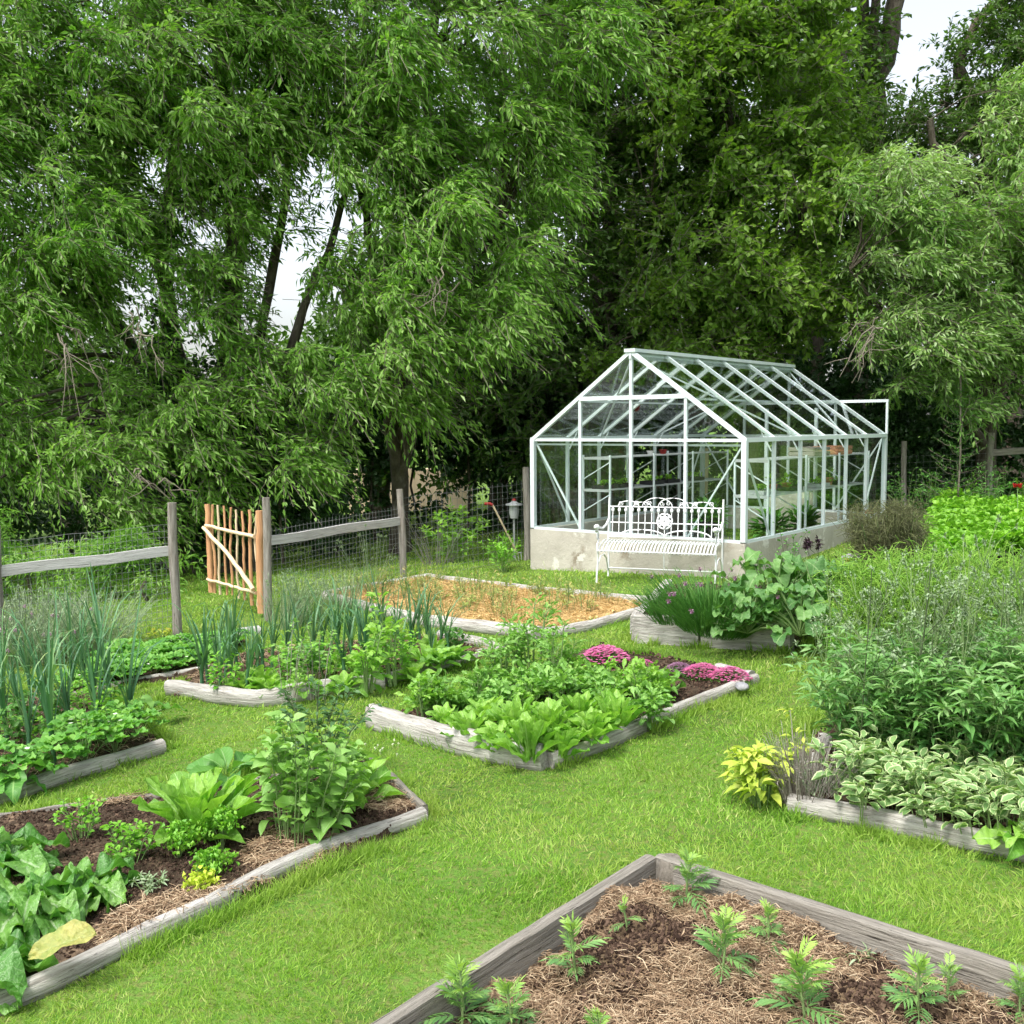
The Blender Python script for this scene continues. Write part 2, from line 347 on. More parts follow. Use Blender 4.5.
M['marig'] = leafmat('marigold_leaf', [(.11, .25, .08), (.19, .36, .10), (.34, .52, .11)], trans=.3)
M['squash'] = leafmat('squash_leaf', [(.07, .19, .05), (.12, .27, .075), (.18, .35, .10)], vein=(.28, .42, .18), trans=.3, crinkle=.5)
M['chive'] = leafmat('chive_leaf', [(.05, .17, .025), (.08, .25, .035), (.13, .32, .05)], trans=.2)
M['scab'] = leafmat('scabious_leaf', [(.05, .16, .04), (.09, .24, .055), (.15, .33, .08), (.26, .42, .16)], vein=(.22, .36, .18), trans=.28)
M['stem'] = leafmat('green_stem', [(.13, .22, .07), (.24, .34, .13)], trans=0)
M['stemd'] = leafmat('dark_stem', [(.05, .08, .035), (.10, .13, .06)], trans=0)
M['vari'] = leafmat('variegated_leaf', [(.14, .27, .09), (.22, .36, .13)], edge=(.52, .60, .32), trans=.25)
M['ysage'] = leafmat('golden_leaf', [(.36, .46, .06), (.50, .58, .09), (.64, .68, .16)], trans=.3, patch=((.28, .44, .06), 14, .5))
M['dead'] = leafmat('dead_stem', [(.16, .13, .11), (.28, .25, .22), (.36, .34, .30)], trans=0)
M['fennel'] = leafmat('fennel_thread', [(.14, .32, .03), (.22, .44, .05), (.32, .52, .08)], trans=.2)
M['bronze'] = leafmat('bronze_thread', [(.09, .10, .045), (.15, .16, .07), (.20, .23, .09)], trans=.2)
M['lav'] = leafmat('grey_green_stem', [(.14, .22, .11), (.24, .34, .18), (.36, .44, .28)], trans=.15)
M['straw_b'] = leafmat('strawberry_leaf', [(.08, .24, .04), (.14, .35, .06), (.24, .46, .10)], vein=(.28, .48, .15), trans=.3)
M['cover'] = leafmat('cover_leaf', [(.14, .33, .03), (.22, .45, .045), (.33, .55, .08)], trans=.35)
M['white'] = leafmat('white_petal', [(.75, .75, .68), (.85, .85, .8)], trans=.2)
M['pink'] = leafmat('magenta_petal', [(.55, .09, .30), (.70, .17, .44), (.80, .36, .56)], trans=.2)
M['mauve'] = leafmat('mauve_petal', [(.28, .13, .24), (.42, .24, .38)], trans=.2)
M['redp'] = leafmat('red_petal', [(.35, .015, .02), (.5, .03, .03)], trans=.2)
M['purple'] = leafmat('dark_purple_leaf', [(.035, .018, .03), (.08, .04, .06)], trans=.1)
M['yel'] = leafmat('yellow_petal', [(.6, .5, .03), (.7, .62, .08)], trans=.2)
M['strawf'] = leafmat('straw_fibre', [(.12, .075, .045), (.28, .19, .115), (.46, .33, .21), (.62, .50, .34)], trans=0, rough=.8, spec=.2)
M['chips'] = leafmat('orange_chips', [(.34, .21, .07), (.55, .37, .15), (.72, .54, .26)], trans=0, rough=.8, spec=.2)
M['clod'] = leafmat('soil_crumb', [(.02, .012, .009), (.06, .038, .027), (.15, .10, .07)], trans=0, rough=.95, spec=.1)
M['weed'] = leafmat('thin_weed', [(.16, .28, .06), (.30, .36, .10), (.45, .38, .14)], trans=.2)
# tree foliage
M['willow'] = leafmat('willow_leaf', [(.085, .20, .03), (.145, .30, .045), (.23, .41, .075), (.40, .54, .24)], trans=.4, tgain=1.3)
M['ashpale'] = leafmat('pale_ash_leaf', [(.11, .22, .055), (.18, .32, .08), (.29, .43, .14), (.46, .56, .36)], trans=.4, tgain=1.3)
M['broad'] = leafmat('broad_tree_leaf', [(.08, .165, .022), (.14, .255, .035), (.23, .36, .055)], trans=.38, tgain=1.3)
M['broadD'] = leafmat('dark_tree_leaf', [(.045, .10, .022), (.08, .16, .03), (.12, .225, .042)], trans=.35, tgain=1.2)
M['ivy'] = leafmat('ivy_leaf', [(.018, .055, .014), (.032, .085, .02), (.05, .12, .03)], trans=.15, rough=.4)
GRASS_BANDS = [(1.9, 4, 9500), (4, 6.5, 5200), (6.5, 10, 2200), (10, 16, 800), (16, 24, 120)]
# =====================================================  SETTING
ORD = ['first', 'second', 'third', 'fourth', 'fifth', 'sixth', 'seventh', 'eighth', 'ninth', 'tenth', 'eleventh', 'twelfth', 'thirteenth', 'fourteenth', 'fifteenth', 'sixteenth']
mb = MB()
xs_ = np.concatenate([[-400, -100, -40, -20], np.linspace(-12, 12, 49), [20, 40, 100, 400]]); ys_ = np.concatenate([[-60, -20, -5], np.linspace(0, 30, 61), [40, 70, 150, 400, 900]])
X, Y = np.meshgrid(xs_, ys_); V = np.stack([X.ravel(), Y.ravel(), g(X.ravel())], -1)
nx = len(xs_); i = (np.arange(len(ys_)-1)*nx)[:, None]; j = np.arange(nx-1)[None]
mb.add(V, np.stack([i+j, i+j+1, i+j+1+nx, i+j+nx], -1).reshape(-1, 4), V)
tag(mb.obj('ground', M['lawn']), kind='structure')

# ---------------- raised beds ----------------
BEDS = {}
def bil(q, u, v):
    u = np.asarray(u)[..., None]; v = np.asarray(v)[..., None]
    return (1-u)*(1-v)*q[0] + u*(1-v)*q[1] + u*v*q[2] + (1-u)*v*q[3]
def inquad(q, x, y, grow=0.0):
    c = q.mean(0); q = c+(q-c)*(1+grow); ok = np.ones(len(x), bool); s = 0
    for k in range(4):
        a, b_ = q[k], q[(k+1) % 4]; cr = (b_[0]-a[0])*(y-a[1])-(b_[1]-a[1])*(x-a[0])
        if k == 0:
            a2 = sum((q[i_][0]*q[(i_+1) % 4][1]-q[(i_+1) % 4][0]*q[i_][1]) for i_ in range(4)); s = 1 if a2 > 0 else -1
        ok &= cr*s > 0
    return ok
def soil_h(x, y, h, amp, seed):   # rolling, lumpy bed surface
    p = np.stack([x, y, np.zeros_like(x)], -1)
    return g(x)+h+amp*noise(p, 1.6, seed, 3)+amp*.5*noise(p, 7, seed+1, 3)
def crumbs(mb, q, n, h, amp, seed, mat, size=(.006, .02), keep=None):
    u, v = rng.random(n), rng.random(n); p = bil(q, u, v)[:, :2]
    if keep is not None:
        k = keep(p); p = p[k]
    z = soil_h(p[:, 0], p[:, 1], h, amp, seed)
    O = np.array([[1, 0, 0], [0, 1, 0], [-1, 0, 0], [0, -1, 0], [0, 0, .9], [0, 0, -.6]]); Fo = np.array([[0, 1, 4], [1, 2, 4], [2, 3, 4], [3, 0, 4]])
    m_ = len(p); s = rng.uniform(*size, m_)*rng.random(m_)**.6
    Q = nrm(rng.normal(size=(m_, 3))); R2 = nrm(np.cross(Q, sph(m_))); R3 = np.cross(Q, R2)
    V = np.einsum('kj,mji->mki', O, np.stack([Q, R2, R3], 1))*rng.uniform(.6, 1.3, (m_, 6, 1))*s[:, None, None] + np.stack([p[:, 0], p[:, 1], z+s*.3], -1)[:, None]
    Fo = np.vstack([Fo, [[1, 0, 5], [2, 1, 5], [3, 2, 5], [0, 3, 5]]])
    A = np.zeros((m_, 6, 3)); A[..., 0] = rng.random(m_)[:, None]
    mb.add(V.reshape(-1, 3), (Fo[None]+(np.arange(m_)*6)[:, None, None]).reshape(-1, 3), A.reshape(-1, 3), mat)
def fibres(mb, p, h, amp, seed, length=(.03, .09), r=.0012, lift=.025, mat=0):
    m_ = len(p); z = soil_h(p[:, 0], p[:, 1], h, amp, seed)+rng.random(m_)**1.5*lift
    a = rng.uniform(0, 6.28, m_); L = rng.uniform(*length, m_)
    d = np.stack([np.cos(a), np.sin(a), rng.normal(0, .28, m_)], -1)*L[:, None]
    c = np.stack([p[:, 0], p[:, 1], z], -1); bend = sph(m_)*L[:, None]*.22; bend[:, 2] = abs(bend[:, 2])
    stems(mb, np.stack([c-d/2, c+bend, c+d/2], 1), np.full(m_, r)*rng.uniform(.6, 1.7, m_), mat)
def bed(key, quad, h, label, edges, amp=.02, soil='soil', res=.03, seed=0, ncr=0, crmat='clod', nfib=0, fibmat='strawf', fibmask=None, crsize=(.006, .02), flen=(.03, .09), fr=.0013):
    q = np.array([p[:3] for p in quad]); BEDS[key] = (q, h, amp, seed)
    c = q.mean(0); root = empty('raised_bed', c, label=label, cat='raised bed')
    n1 = int(np.linalg.norm(q[1]-q[0])/res)+2; n2 = int(np.linalg.norm(q[3]-q[0])/res)+2
    U, Vv = np.meshgrid(np.linspace(0, 1, n1), np.linspace(0, 1, n2)); p = bil(q, U.ravel(), Vv.ravel())
    z = soil_h(p[:, 0], p[:, 1], h, amp, seed)
    e = np.minimum.reduce([U.ravel(), 1-U.ravel(), Vv.ravel(), 1-Vv.ravel()]) < 1e-6
    z = np.where(e, g(p[:, 0])-.02, z); V = np.stack([p[:, 0], p[:, 1], z], -1)
    i = (np.arange(n2-1)*n1)[:, None]; j = np.arange(n1-1)[None]
    mb = MB(); mb.add(V-c, np.stack([i+j, i+j+1, i+j+1+n1, i+j+n1], -1).reshape(-1, 4), V); mb.obj('soil', M[soil], root)
    if ncr:
        mb = MB(); crumbs(mb, q, ncr, h, amp, seed, 0, crsize); mb.V = [v-c for v in mb.V]; tag(mb.obj('soil_crumbs', M[crmat], root, smooth=False), kind='stuff')
    if nfib:
        k = bil(q, rng.random(nfib)*.98+.01, rng.random(nfib)*.98+.01)
        if fibmask is not None: k = k[fibmask(k)]
        mb = MB(); fibres(mb, k, h, amp, seed, flen, fr); mb.V = [v-c for v in mb.V]; tag(mb.obj('straw_mulch', M[fibmat], root), kind='stuff')
    for k, (name, pts, w_, hh, pw, rough, mat) in enumerate(edges):
        pts = np.array(pts, float); t = np.linspace(0, 1, max(14, int(8*np.linalg.norm(np.diff(pts, axis=0), axis=1).sum())))
        s = np.concatenate([[0], np.cumsum(np.linalg.norm(np.diff(pts, axis=0), axis=1))]); s /= s[-1]
        pp = np.stack([np.interp(t, s, pts[:, a_]) for a_ in range(3)], -1)
        pp[1:-1] += np.random.default_rng(seed*9+k).normal(0, .008 if pw < 8 else .0015, (len(pp)-2, 3))
        for _ in range(2 if len(pts) > 2 else 0): pp[1:-1] = (pp[:-2]+pp[1:-1]*2+pp[2:])/4
        pp[:, 2] = g(pp[:, 0])+pts[0][2]*0+hh*.42
        mb = MB(); tube(mb, pp-c, 1, 12 if pw < 6 else 12, prof=(w_/2, hh/2*1.08, pw), rough=rough*1.5, freq=3.2, seed=seed*3+k)
        mb.obj(name, M[mat], root, smooth=pw < 8)
    return root
def gp(px, py, dz=0): return P(px, py, dz)
# A: mulched marigold bed, bottom right
K = gp(652, 868, .12); Lf = gp(340, 1062, .12); Rt = gp(1110, 1010, .12); Nf = Lf+Rt-K
qA = [K, Rt, Nf, Lf]
def maskA(p): return noise(p*vec(1, 1, 0), 1.3, 21, 3)+.22*rng.normal(size=len(p)) > .10
bed('A', qA, .055, 'near raised bed of weathered boards filled with straw mulch and marigold seedlings', [
    ('board', [K+vec(-.0, .02, 0), Lf], .05, .17, 14, .012, 'board'), ('board', [K+vec(.03, .02, 0), Rt], .05, .17, 14, .012, 'board')],
    amp=.042, soil='soil_straw', res=.014, seed=1, ncr=52000, nfib=125000, fibmask=maskA, crsize=(.003, .014), flen=(.015, .06), fr=.0009)
# B: chard and lettuce bed, lower left
B0, B1, B2, B3 = gp(-150, 1075), gp(424, 822), gp(372, 768), gp(-180, 850)
def maskB(p):
    a = gp(235, 930)[:2]; c1 = gp(290, 855)[:2]; c2 = gp(120, 790)[:2]; c3 = gp(395, 805)[:2]
    return (np.linalg.norm((p[:, :2]-a)*vec(1.1, 1.6), axis=1) < .55) | (np.linalg.norm((p[:, :2]-c1), axis=1) < .20) | (np.linalg.norm(p[:, :2]-c2, axis=1) < .34) | (np.linalg.norm(p[:, :2]-c3, axis=1) < .2)
bed('B', [B0, B1, B2, B3], .035, 'log edged bed of dark soil with chard, lettuce and straw patches at lower left', [
    ('log_edge', [B0, gp(30, 1000), gp(120, 955), gp(200, 918), gp(290, 870), gp(360, 842), B1], .07, .075, 3, .07, 'log'),
    ('log_edge', [B1+vec(.0, .04, 0), B2], .035, .07, 5, .05, 'board'), ('log_edge', [B2, B3], .03, .05, 5, .05, 'board')],
    amp=.02, res=.02, seed=2, ncr=22000, nfib=36000, fibmask=maskB, crsize=(.003, .013))
# C: leek and strawberry bed at the left edge
C0, C1, C2, C3 = gp(-260, 860), gp(163, 752), gp(95, 690), gp(-260, 730)
bed('C', [C0, C1, C2, C3], .04, 'log edged bed of leeks and strawberry plants at the left edge', [
    ('log_edge', [C0, gp(0, 805), gp(60, 782), C1], .085, .085, 3, .06, 'log')], seed=3, res=.04, ncr=3000, nfib=3000)
# D: leek, lettuce and sweet pea bed
D0, D1, D2, D3 = gp(172, 700), gp(498, 658), gp(420, 632), gp(215, 655)
bed('D', [D0, gp(500, 660), gp(440, 640), gp(205, 662)], .05, 'log edged bed of leeks and bolting greens in front of the gate', [
    ('log_edge', [gp(170, 694), gp(215, 702), gp(262, 708), gp(300, 700), gp(330, 694), gp(385, 688)], .10, .12, 3, .08, 'log'),
    ('log_edge', [gp(385, 686), gp(425, 672), gp(460, 664), gp(502, 656)], .09, .09, 3, .08, 'log'),
    ('log_edge', [gp(502, 656), gp(480, 648), gp(440, 640)], .08, .10, 3, .06, 'log')], seed=4, res=.04, ncr=4000, nfib=3000)
# E: central lettuce bed
E0, E1, E2, E3 = gp(378, 728), gp(545, 768), gp(756, 684), gp(600, 652)
bed('E', [E0, E1, E2, E3], .06, 'central raised bed full of lettuces with pink flowers at its far corner', [
    ('log_edge', [gp(372, 726), gp(420, 742), gp(480, 758), gp(545, 769)], .10, .15, 4, .06, 'log'),
    ('log_edge', [gp(550, 768), gp(600, 752), gp(650, 728), gp(700, 708), gp(756, 685)], .06, .09, 3, .10, 'log'),
    ('log_edge', [gp(752, 682), gp(720, 674)], .08, .08, 3, .1, 'log')], seed=5, res=.035, ncr=6000)
# F: orange chip bed
F0, F1, F2, F3 = gp(440, 628), gp(545, 640), gp(655, 612), gp(428, 583)
F3b = gp(325, 600)
bed('F', [F3b, gp(540, 638), gp(655, 610), gp(428, 583)], .07, 'flat bed of orange wood chips with sparse seedlings behind the lettuce bed', [
    ('log_edge', [gp(428, 626), gp(480, 632), gp(540, 639)], .12, .11, 3, .07, 'log'), ('log_edge', [gp(540, 639), gp(590, 630), gp(655, 612)], .09, .09, 3, .08, 'log'),
    ('log_edge', [F3b, gp(380, 590), gp(428, 582)], .10, .11, 4, .05, 'rail'), ('log_edge', [gp(428, 582), gp(520, 594), gp(655, 608)], .08, .11, 4, .05, 'log'),
    ('log_edge', [F3b, gp(428, 626)], .10, .10, 3, .08, 'log')], amp=.018, soil='orange', res=.045, seed=6, ncr=5000, crmat='chips', nfib=9000, fibmat='chips', crsize=(.008, .022), fr=.002)
# G: chive and squash bed
G0, G1, G2, G3 = gp(636, 642), gp(792, 652), gp(860, 605), gp(668, 600)
bed('G', [G0, G1, G2, G3], .17, 'high pale timber bed of chives and squash beside the white bench', [
    ('timber_edge', [G0, gp(700, 646)], .10, .24, 8, .03, 'log'), ('timber_edge', [gp(703, 646), G1], .10, .22, 8, .03, 'log'), ('timber_edge', [G0+vec(0, .06, 0), G3], .09, .22, 8, .03, 'log')], seed=7, res=.05, ncr=2500)
# H: big herb bed at the right
H0, H1, H2, H3 = gp(788, 812), gp(1180, 892), gp(1250, 700), gp(830, 715)
bed('H', [H0, H1, H2, H3], .05, 'large herb bed with a pale log edge and variegated sage at the right', [
    ('log_edge', [gp(790, 812), gp(860, 824), gp(940, 842), H1], .08, .09, 3, .05, 'log'), ('stone_edge', [gp(800, 800), gp(818, 770), gp(826, 745)], .09, .07, 4, .12, 'log')], seed=8, res=.05, ncr=3000)
# I: bright cover bed beyond
I0, I1, I2, I3 = gp(905, 580), gp(965, 580), gp(1120, 530), gp(930, 525)
bed('I', [I0, gp(985, 578), gp(1180, 530), gp(940, 522)], .12, 'far bed of bright green ground cover with a curved pale kerb at the right', [
    ('kerb', [gp(900, 574), gp(935, 580), gp(968, 580), gp(995, 570), gp(1015, 556), gp(1040, 546), gp(1100, 540)], .12, .15, 4, .03, 'log')], seed=9, res=.08)
# J: strawberry bed at left
bed('J', [gp(60, 700), gp(212, 674), gp(250, 640), gp(110, 660)], .03, 'narrow bed of strawberry plants below the left fence post', [
    ('log_edge', [gp(60, 702), gp(135, 684), gp(170, 679), gp(214, 671)], .06, .06, 3, .05, 'log'),
    ('plank_edge', [gp(140, 654), gp(185, 645), gp(260, 634)], .14, .08, 8, .02, 'rail')], seed=10, res=.06, ncr=1000)
# corner post of bed A
mb = MB(); tube(mb, [vec(0, 0, -.02), vec(0, .005, .08), vec(.005, .005, .150), vec(.005, .005, .158)], [.052, .05, .047, .04], 12, prof=(1.1, .9, 5), rough=.12, freq=9)
o = mb.obj('wooden_peg', M['bark_pale'], None, loc=gp(669, 899, .0)); tag(o, 'squat weathered corner peg inside the boards of the mulched bed', 'wooden peg')

# ---------------- lawn grass ----------------
bladeV = np.array([[-.5, 0, 0], [.5, 0, 0], [.34, .55, .02], [-.34, .55, .02], [.04, 1, -.22], [-.04, 1, -.22]], float)
BLADE = (bladeV, np.array([[0, 1, 2, 3], [3, 2, 4, 5]]), np.array([[0, -1], [0, 1], [.55, 1], [.55, -1], [1, .1], [1, -.1]]))
def in_any_bed(x, y, grow=0.0):
    r = np.zeros(len(x), bool)
    for k, (q, *_r) in BEDS.items(): r |= inquad(q, x, y, grow)
    return r
GX = gx_axis = None
def grass_pts(r0, r1, dens, half=rad(42)):
    n = int(dens*half*(r1**2-r0**2)); r = np.sqrt(rng.uniform(r0**2, r1**2, n)); a = rng.uniform(-half, half, n)
    return r*np.sin(a), r*np.cos(a), r
HOUSE = []
mb = MB()
for r0, r1, dens in GRASS_BANDS:
    x, y, r = grass_pts(r0, r1, dens); k = ~in_any_bed(x, y, -.005)
    pn = np.stack([x, y, 0*x], -1); k &= (noise(pn, 1.9, 48, 3) < .62) | (rng.random(len(x)) < .35)
    x, y, r = x[k], y[k], r[k]; n = len(x)
    p = np.stack([x, y, np.zeros(n)], -1); tuft = noise(p, .55, 40, 3); tf2 = noise(p, 5, 41, 2)
    L = (.028+.015*np.clip(tuft+.5*tf2, -1, 1.7))*rng.uniform(.6, 1.35, n)
    L *= 1+(y > 10)*.3
    W = .0036*np.clip(r/3.4, .8, 6)*rng.uniform(.7, 1.3, n)
    d = np.stack([rng.normal(0, .5, n)+.35*noise(p, 2.3, 42, 2), rng.normal(0, .5, n)+.35*noise(p, 2.3, 43, 2), np.full(n, .9)], -1)
    up = np.stack([rng.normal(size=n), rng.normal(size=n), np.full(n, .3)], -1)
    rv = np.clip(rng.random(n)**1.1*.62+.16*noise(p, .9, 44, 3)+.12+(rng.random(n) < .05+.22*(noise(p, .7, 49, 3) > .35))*.45, 0, 1)
    scatter(mb, BLADE, np.stack([x, y, g(x)-.002], -1), d, up, L, W, rv)
# longer fringe along the edges the mower misses
for key, (q, *_r) in BEDS.items():
    for a in range(4):
        p0, p1 = q[a], q[(a+1) % 4]; le = np.linalg.norm(p1-p0); D = np.linalg.norm((p0+p1)/2)
        n = int(le*(1500 if D < 5 else 700 if D < 9 else 350)); t = rng.random(n)
        nn = nrm(np.array([[p1[1]-p0[1], -(p1[0]-p0[0])]]))[0]; c = q.mean(0)[:2]
        if ((p0[:2]+p1[:2])/2-c) @ nn < 0: nn = -nn
        off = .05+np.abs(rng.normal(0, .035, n)); x = p0[0]+(p1[0]-p0[0])*t+nn[0]*off; y = p0[1]+(p1[1]-p0[1])*t+nn[1]*off
        p = np.stack([x, y, 0*x], -1); k = noise(p, 1.7, 45, 3) > -.25; k &= ~in_any_bed(x, y, .0); x, y, p = x[k], y[k], p[k]; n = len(x)
        L = rng.uniform(.03, .095, n)*(1+.5*noise(p, 1.2, 46, 2)); d = np.stack([rng.normal(0, .45, n), rng.normal(0, .45, n), np.full(n, .9)], -1)
        scatter(mb, BLADE, np.stack([x, y, g(x)-.002], -1), d, sph(n), np.clip(L, .03, .16), .004*max(1, D/4), np.clip(rng.random(n)*.75, 0, 1))
# rough grass at the back and in front of the greenhouse
n = 900; xr, yr, rr2 = grass_pts(2, 9, n/(rad(42)*77)); kk = ~in_any_bed(xr, yr, .01); xr, yr = xr[kk], yr[kk]
pc = np.repeat(np.stack([xr, yr, g(xr)+.018], -1), 3, 0)[noise(np.repeat(np.stack([xr, yr, 0*xr], -1), 3, 0), .8, 50, 2) > .1]
an = rng.uniform(0, 6.28, len(pc)); scatter(mb, leaf_tpl('round', 3, .2, .1, 0), pc, np.stack([np.cos(an), np.sin(an), .3+0*an], -1), (0, 0, 1), .016, .015, np.full(len(pc), .12))   # clover leaves
tag(mb.obj('grass', M['grass']), 'short mown green lawn with yellowish patches between the beds', kind='stuff')

# ---------------- greenhouse ----------------
A2 = vec(2.52, 11.02); th = rad(141.3); u2 = vec(math.cos(th), math.sin(th)); v2 = vec(u2[1], -u2[0])
GW, GL, ZS, ZE, ZR = 2.88, 4.44, .455, 1.565, 2.585
Bc = A2+GW*u2; GROT = math.atan2(-u2[1], -u2[0])
gh = empty('greenhouse', (Bc[0], Bc[1], 0), GROT, label='white framed glass greenhouse on a low stained concrete wall, beside the bench', cat='greenhouse')
def part(name, fn, mat, parent=gh, smooth=False, **k):
    mb = MB(); fn(mb); return mb.obj(name, mat, parent, smooth=smooth, **k)
def wallpart(lo, hi): part('base_wall', lambda mb: box(mb, lo, hi), M['concrete'])
T = .11
wallpart((-.03, -.03, -.3), (GW+.03, T, ZS-.015)); wallpart((-.03, GL-T, -.3), (GW+.03, GL+.03, ZS-.015))
wallpart((-.03, T, -.3), (T, GL-T, ZS-.015)); wallpart((GW-T, T, -.3), (GW+.03, GL-T, ZS-.015))
part('base_wall', lambda mb: box(mb, (1.62, 3.3, -.1), (2.3, 3.4, .80)), M['concrete'])
part('floor_slab', lambda mb: box(mb, (T, T, -.2), (GW-T, GL-T, .1)), M['floor'])
ME = M['metal']; bw = .04
half = (ZR-ZE)/(GW/2)
def rz_(x): return ZE+(GW/2-abs(x-GW/2))*half
for x in (0, GW):
    for y in (0, GL): part('corner_post', lambda mb: bar(mb, (x, y, ZS), (x, y, ZE), .058, .058), ME)
    part('eaves_rail', lambda mb: bar(mb, (x, -.02, ZE), (x, GL+.02, ZE), .06, .05), ME)
    part('sill_rail', lambda mb: bar(mb, (x, .03, ZS), (x, GL-.03, ZS), .05, .03), ME)
part('ridge_rail', lambda mb: (bar(mb, (GW/2, -.04, ZR+.012), (GW/2, GL+.04, ZR+.012), .15, .04), bar(mb, (GW/2, -.03, ZR-.05), (GW/2, GL+.03, ZR-.05), .03, .07)), ME)
for y in (0, GL):
    part('sill_rail', lambda mb: bar(mb, (.03, y, ZS), (GW-.03, y, ZS), .05, .03), ME)
    part('tie_rail', lambda mb: bar(mb, (.03, y, ZE-.004), (GW-.03, y, ZE-.004), .035, .035), ME)
    if y == 0: part('tie_rail', lambda mb: bar(mb, (.03, y+.045, ZE-.06), (GW-.03, y+.045, ZE-.06), .02, .022), ME)
    part('tie_rail', lambda mb: bar(mb, (GW*.25, y, rz_(GW*.25)-.02), (GW*.75, y, rz_(GW*.25)-.02), .045, .05), ME)
    for s in (0, GW): part('rafter', lambda mb: bar(mb, (s, y, ZE), (GW/2, y, ZR), .048, .045), ME)
    for f in (.25, .5, .75): part('glazing_bar', lambda mb: bar(mb, (GW*f, y, ZS+.01), (GW*f, y, rz_(GW*f)-.03), .034, .036), ME)
    yb = .03 if y == 0 else GL-.03
    for x0, x1 in ((.02, GW*.25-.02), (GW-.02, GW*.75+.02)):
        part('brace', lambda mb: bar(mb, (x0, yb, ZE-.03), (x1, yb, ZS+.02), .02, .018), ME)
for k in range(1, 6):
    y = GL*k/6
    for x in (0, GW):
        part('glazing_bar', lambda mb: bar(mb, (x, y, ZS+.01), (x, y, ZE-.02), .036, .038), ME)
        part('rafter', lambda mb: bar(mb, (x, y, ZE+.01), (GW/2, y, ZR), .043, .036), ME)
        sx = 1 if x == 0 else -1
        part('knee_brace', lambda mb: bar(mb, (x+.03*sx, y, ZE-.14), (x+.16*sx, y, ZE+.09), .014, .014), ME)
for x in (0, GW):
    sx = .035 if x == 0 else GW-.035
    for a, b_ in ((.02, GL/6-.02), (GL-.02, GL*5/6+.02)):
        part('brace', lambda mb: bar(mb, (sx, a, ZE-.04), (sx, b_, ZS+.02), .02, .018), ME)
    mx = GW/2
    for a, b_ in ((.02, GL/3), (GL-.02, GL*2/3)):
        part('brace', lambda mb: bar(mb, (mx, a, ZR-.07), (sx, b_, ZE+.02), .02, .018), ME)
    for zf in (.5,):
        xx = x+(mx-x)*zf
        part('purlin', lambda mb: bar(mb, (xx, .03, rz_(xx)-.05), (xx, GL-.03, rz_(xx)-.05), .022, .022), ME)
# roof window frame, rear sliding door rail
part('roof_vent', lambda mb: [bar(mb, p, q, .03, .03) for p, q in (((GW/2-.06, GL/6*2, ZR-.015), (GW/2-.52, GL/6*2, ZR-.34)), ((GW/2-.06, GL/6*3, ZR-.015), (GW/2-.52, GL/6*3, ZR-.34)), ((GW/2-.52, GL/6*2, ZR-.34), (GW/2-.52, GL/6*3, ZR-.34)))], ME)
zt = rz_(GW*.25)-.02
part('door_rail', lambda mb: bar(mb, (GW*.75+.02, GL+.07, zt), (GW+.02, GL+.07, zt), .035, .04), ME)
part('door_rail', lambda mb: bar(mb, (GW+.0, GL+.07, ZE+.02), (GW+.0, GL+.07, zt-.022), .03, .03), ME)
# interior door frame seen through the glass
part('door_frame', lambda mb: [bar(mb, p, q, .04, .04) for p, q in (((1.62, 3.28, .1), (1.62, 3.28, 1.95)), ((2.34, 3.28, .1), (2.34, 3.28, 1.95)))], ME)
# glass panes
GM = M['glass']
for k in range(6):
    y0, y1 = GL*k/6+.02, GL*(k+1)/6-.02
    for x in (0, GW):
        part('glass_pane', lambda mb: box(mb, (x-.002, y0, ZS+.02), (x+.002, y1, ZE-.03)), GM)
        s = 1 if x == 0 else -1; nrm_ = nrm(vec(-s*half, 0, 1)); d = nrm(vec(s, 0, half))
        L_ = math.hypot(GW/2, ZR-ZE)
        part('glass_pane', lambda mb: bar(mb, vec(x, (y0+y1)/2, ZE)+d*.03+nrm_*.02, vec(x, (y0+y1)/2, ZE)+d*(L_-.04)+nrm_*.02, y1-y0, .004, up=tuple(nrm_)), GM)
for y in (0, GL):
    for f0, f1 in ((0, .25), (.25, .5), (.5, .75), (.75, 1)):
        if y == 0 and f0 == .5: continue            # doorway left open
        x0, x1 = GW*f0+.025, GW*f1-.025
        part('glass_pane', lambda mb: box(mb, (x0, y-.002, ZS+.02), (x1, y+.002, ZE-.03)), GM)
        def gab(mb):
            zz = [rz_(x0)-.035, rz_(x1)-.035]; c = [(x0, ZE+.025), (x1, ZE+.025), (x1, max(zz[1], ZE+.03)), (x0, max(zz[0], ZE+.03))]
            V = [(x, y+s_*.002, z) for s_ in (-1, 1) for x, z in c]; mb.add(V, [[0, 1, 2, 3], [7, 6, 5, 4], [0, 4, 5, 1], [1, 5, 6, 2], [2, 6, 7, 3], [3, 7, 4, 0]])
        part('gable_pane', gab, GM)
def G2W(x, y, z=0):
    p = Bc - u2*x + v2*y; return vec(p[0], p[1], z)
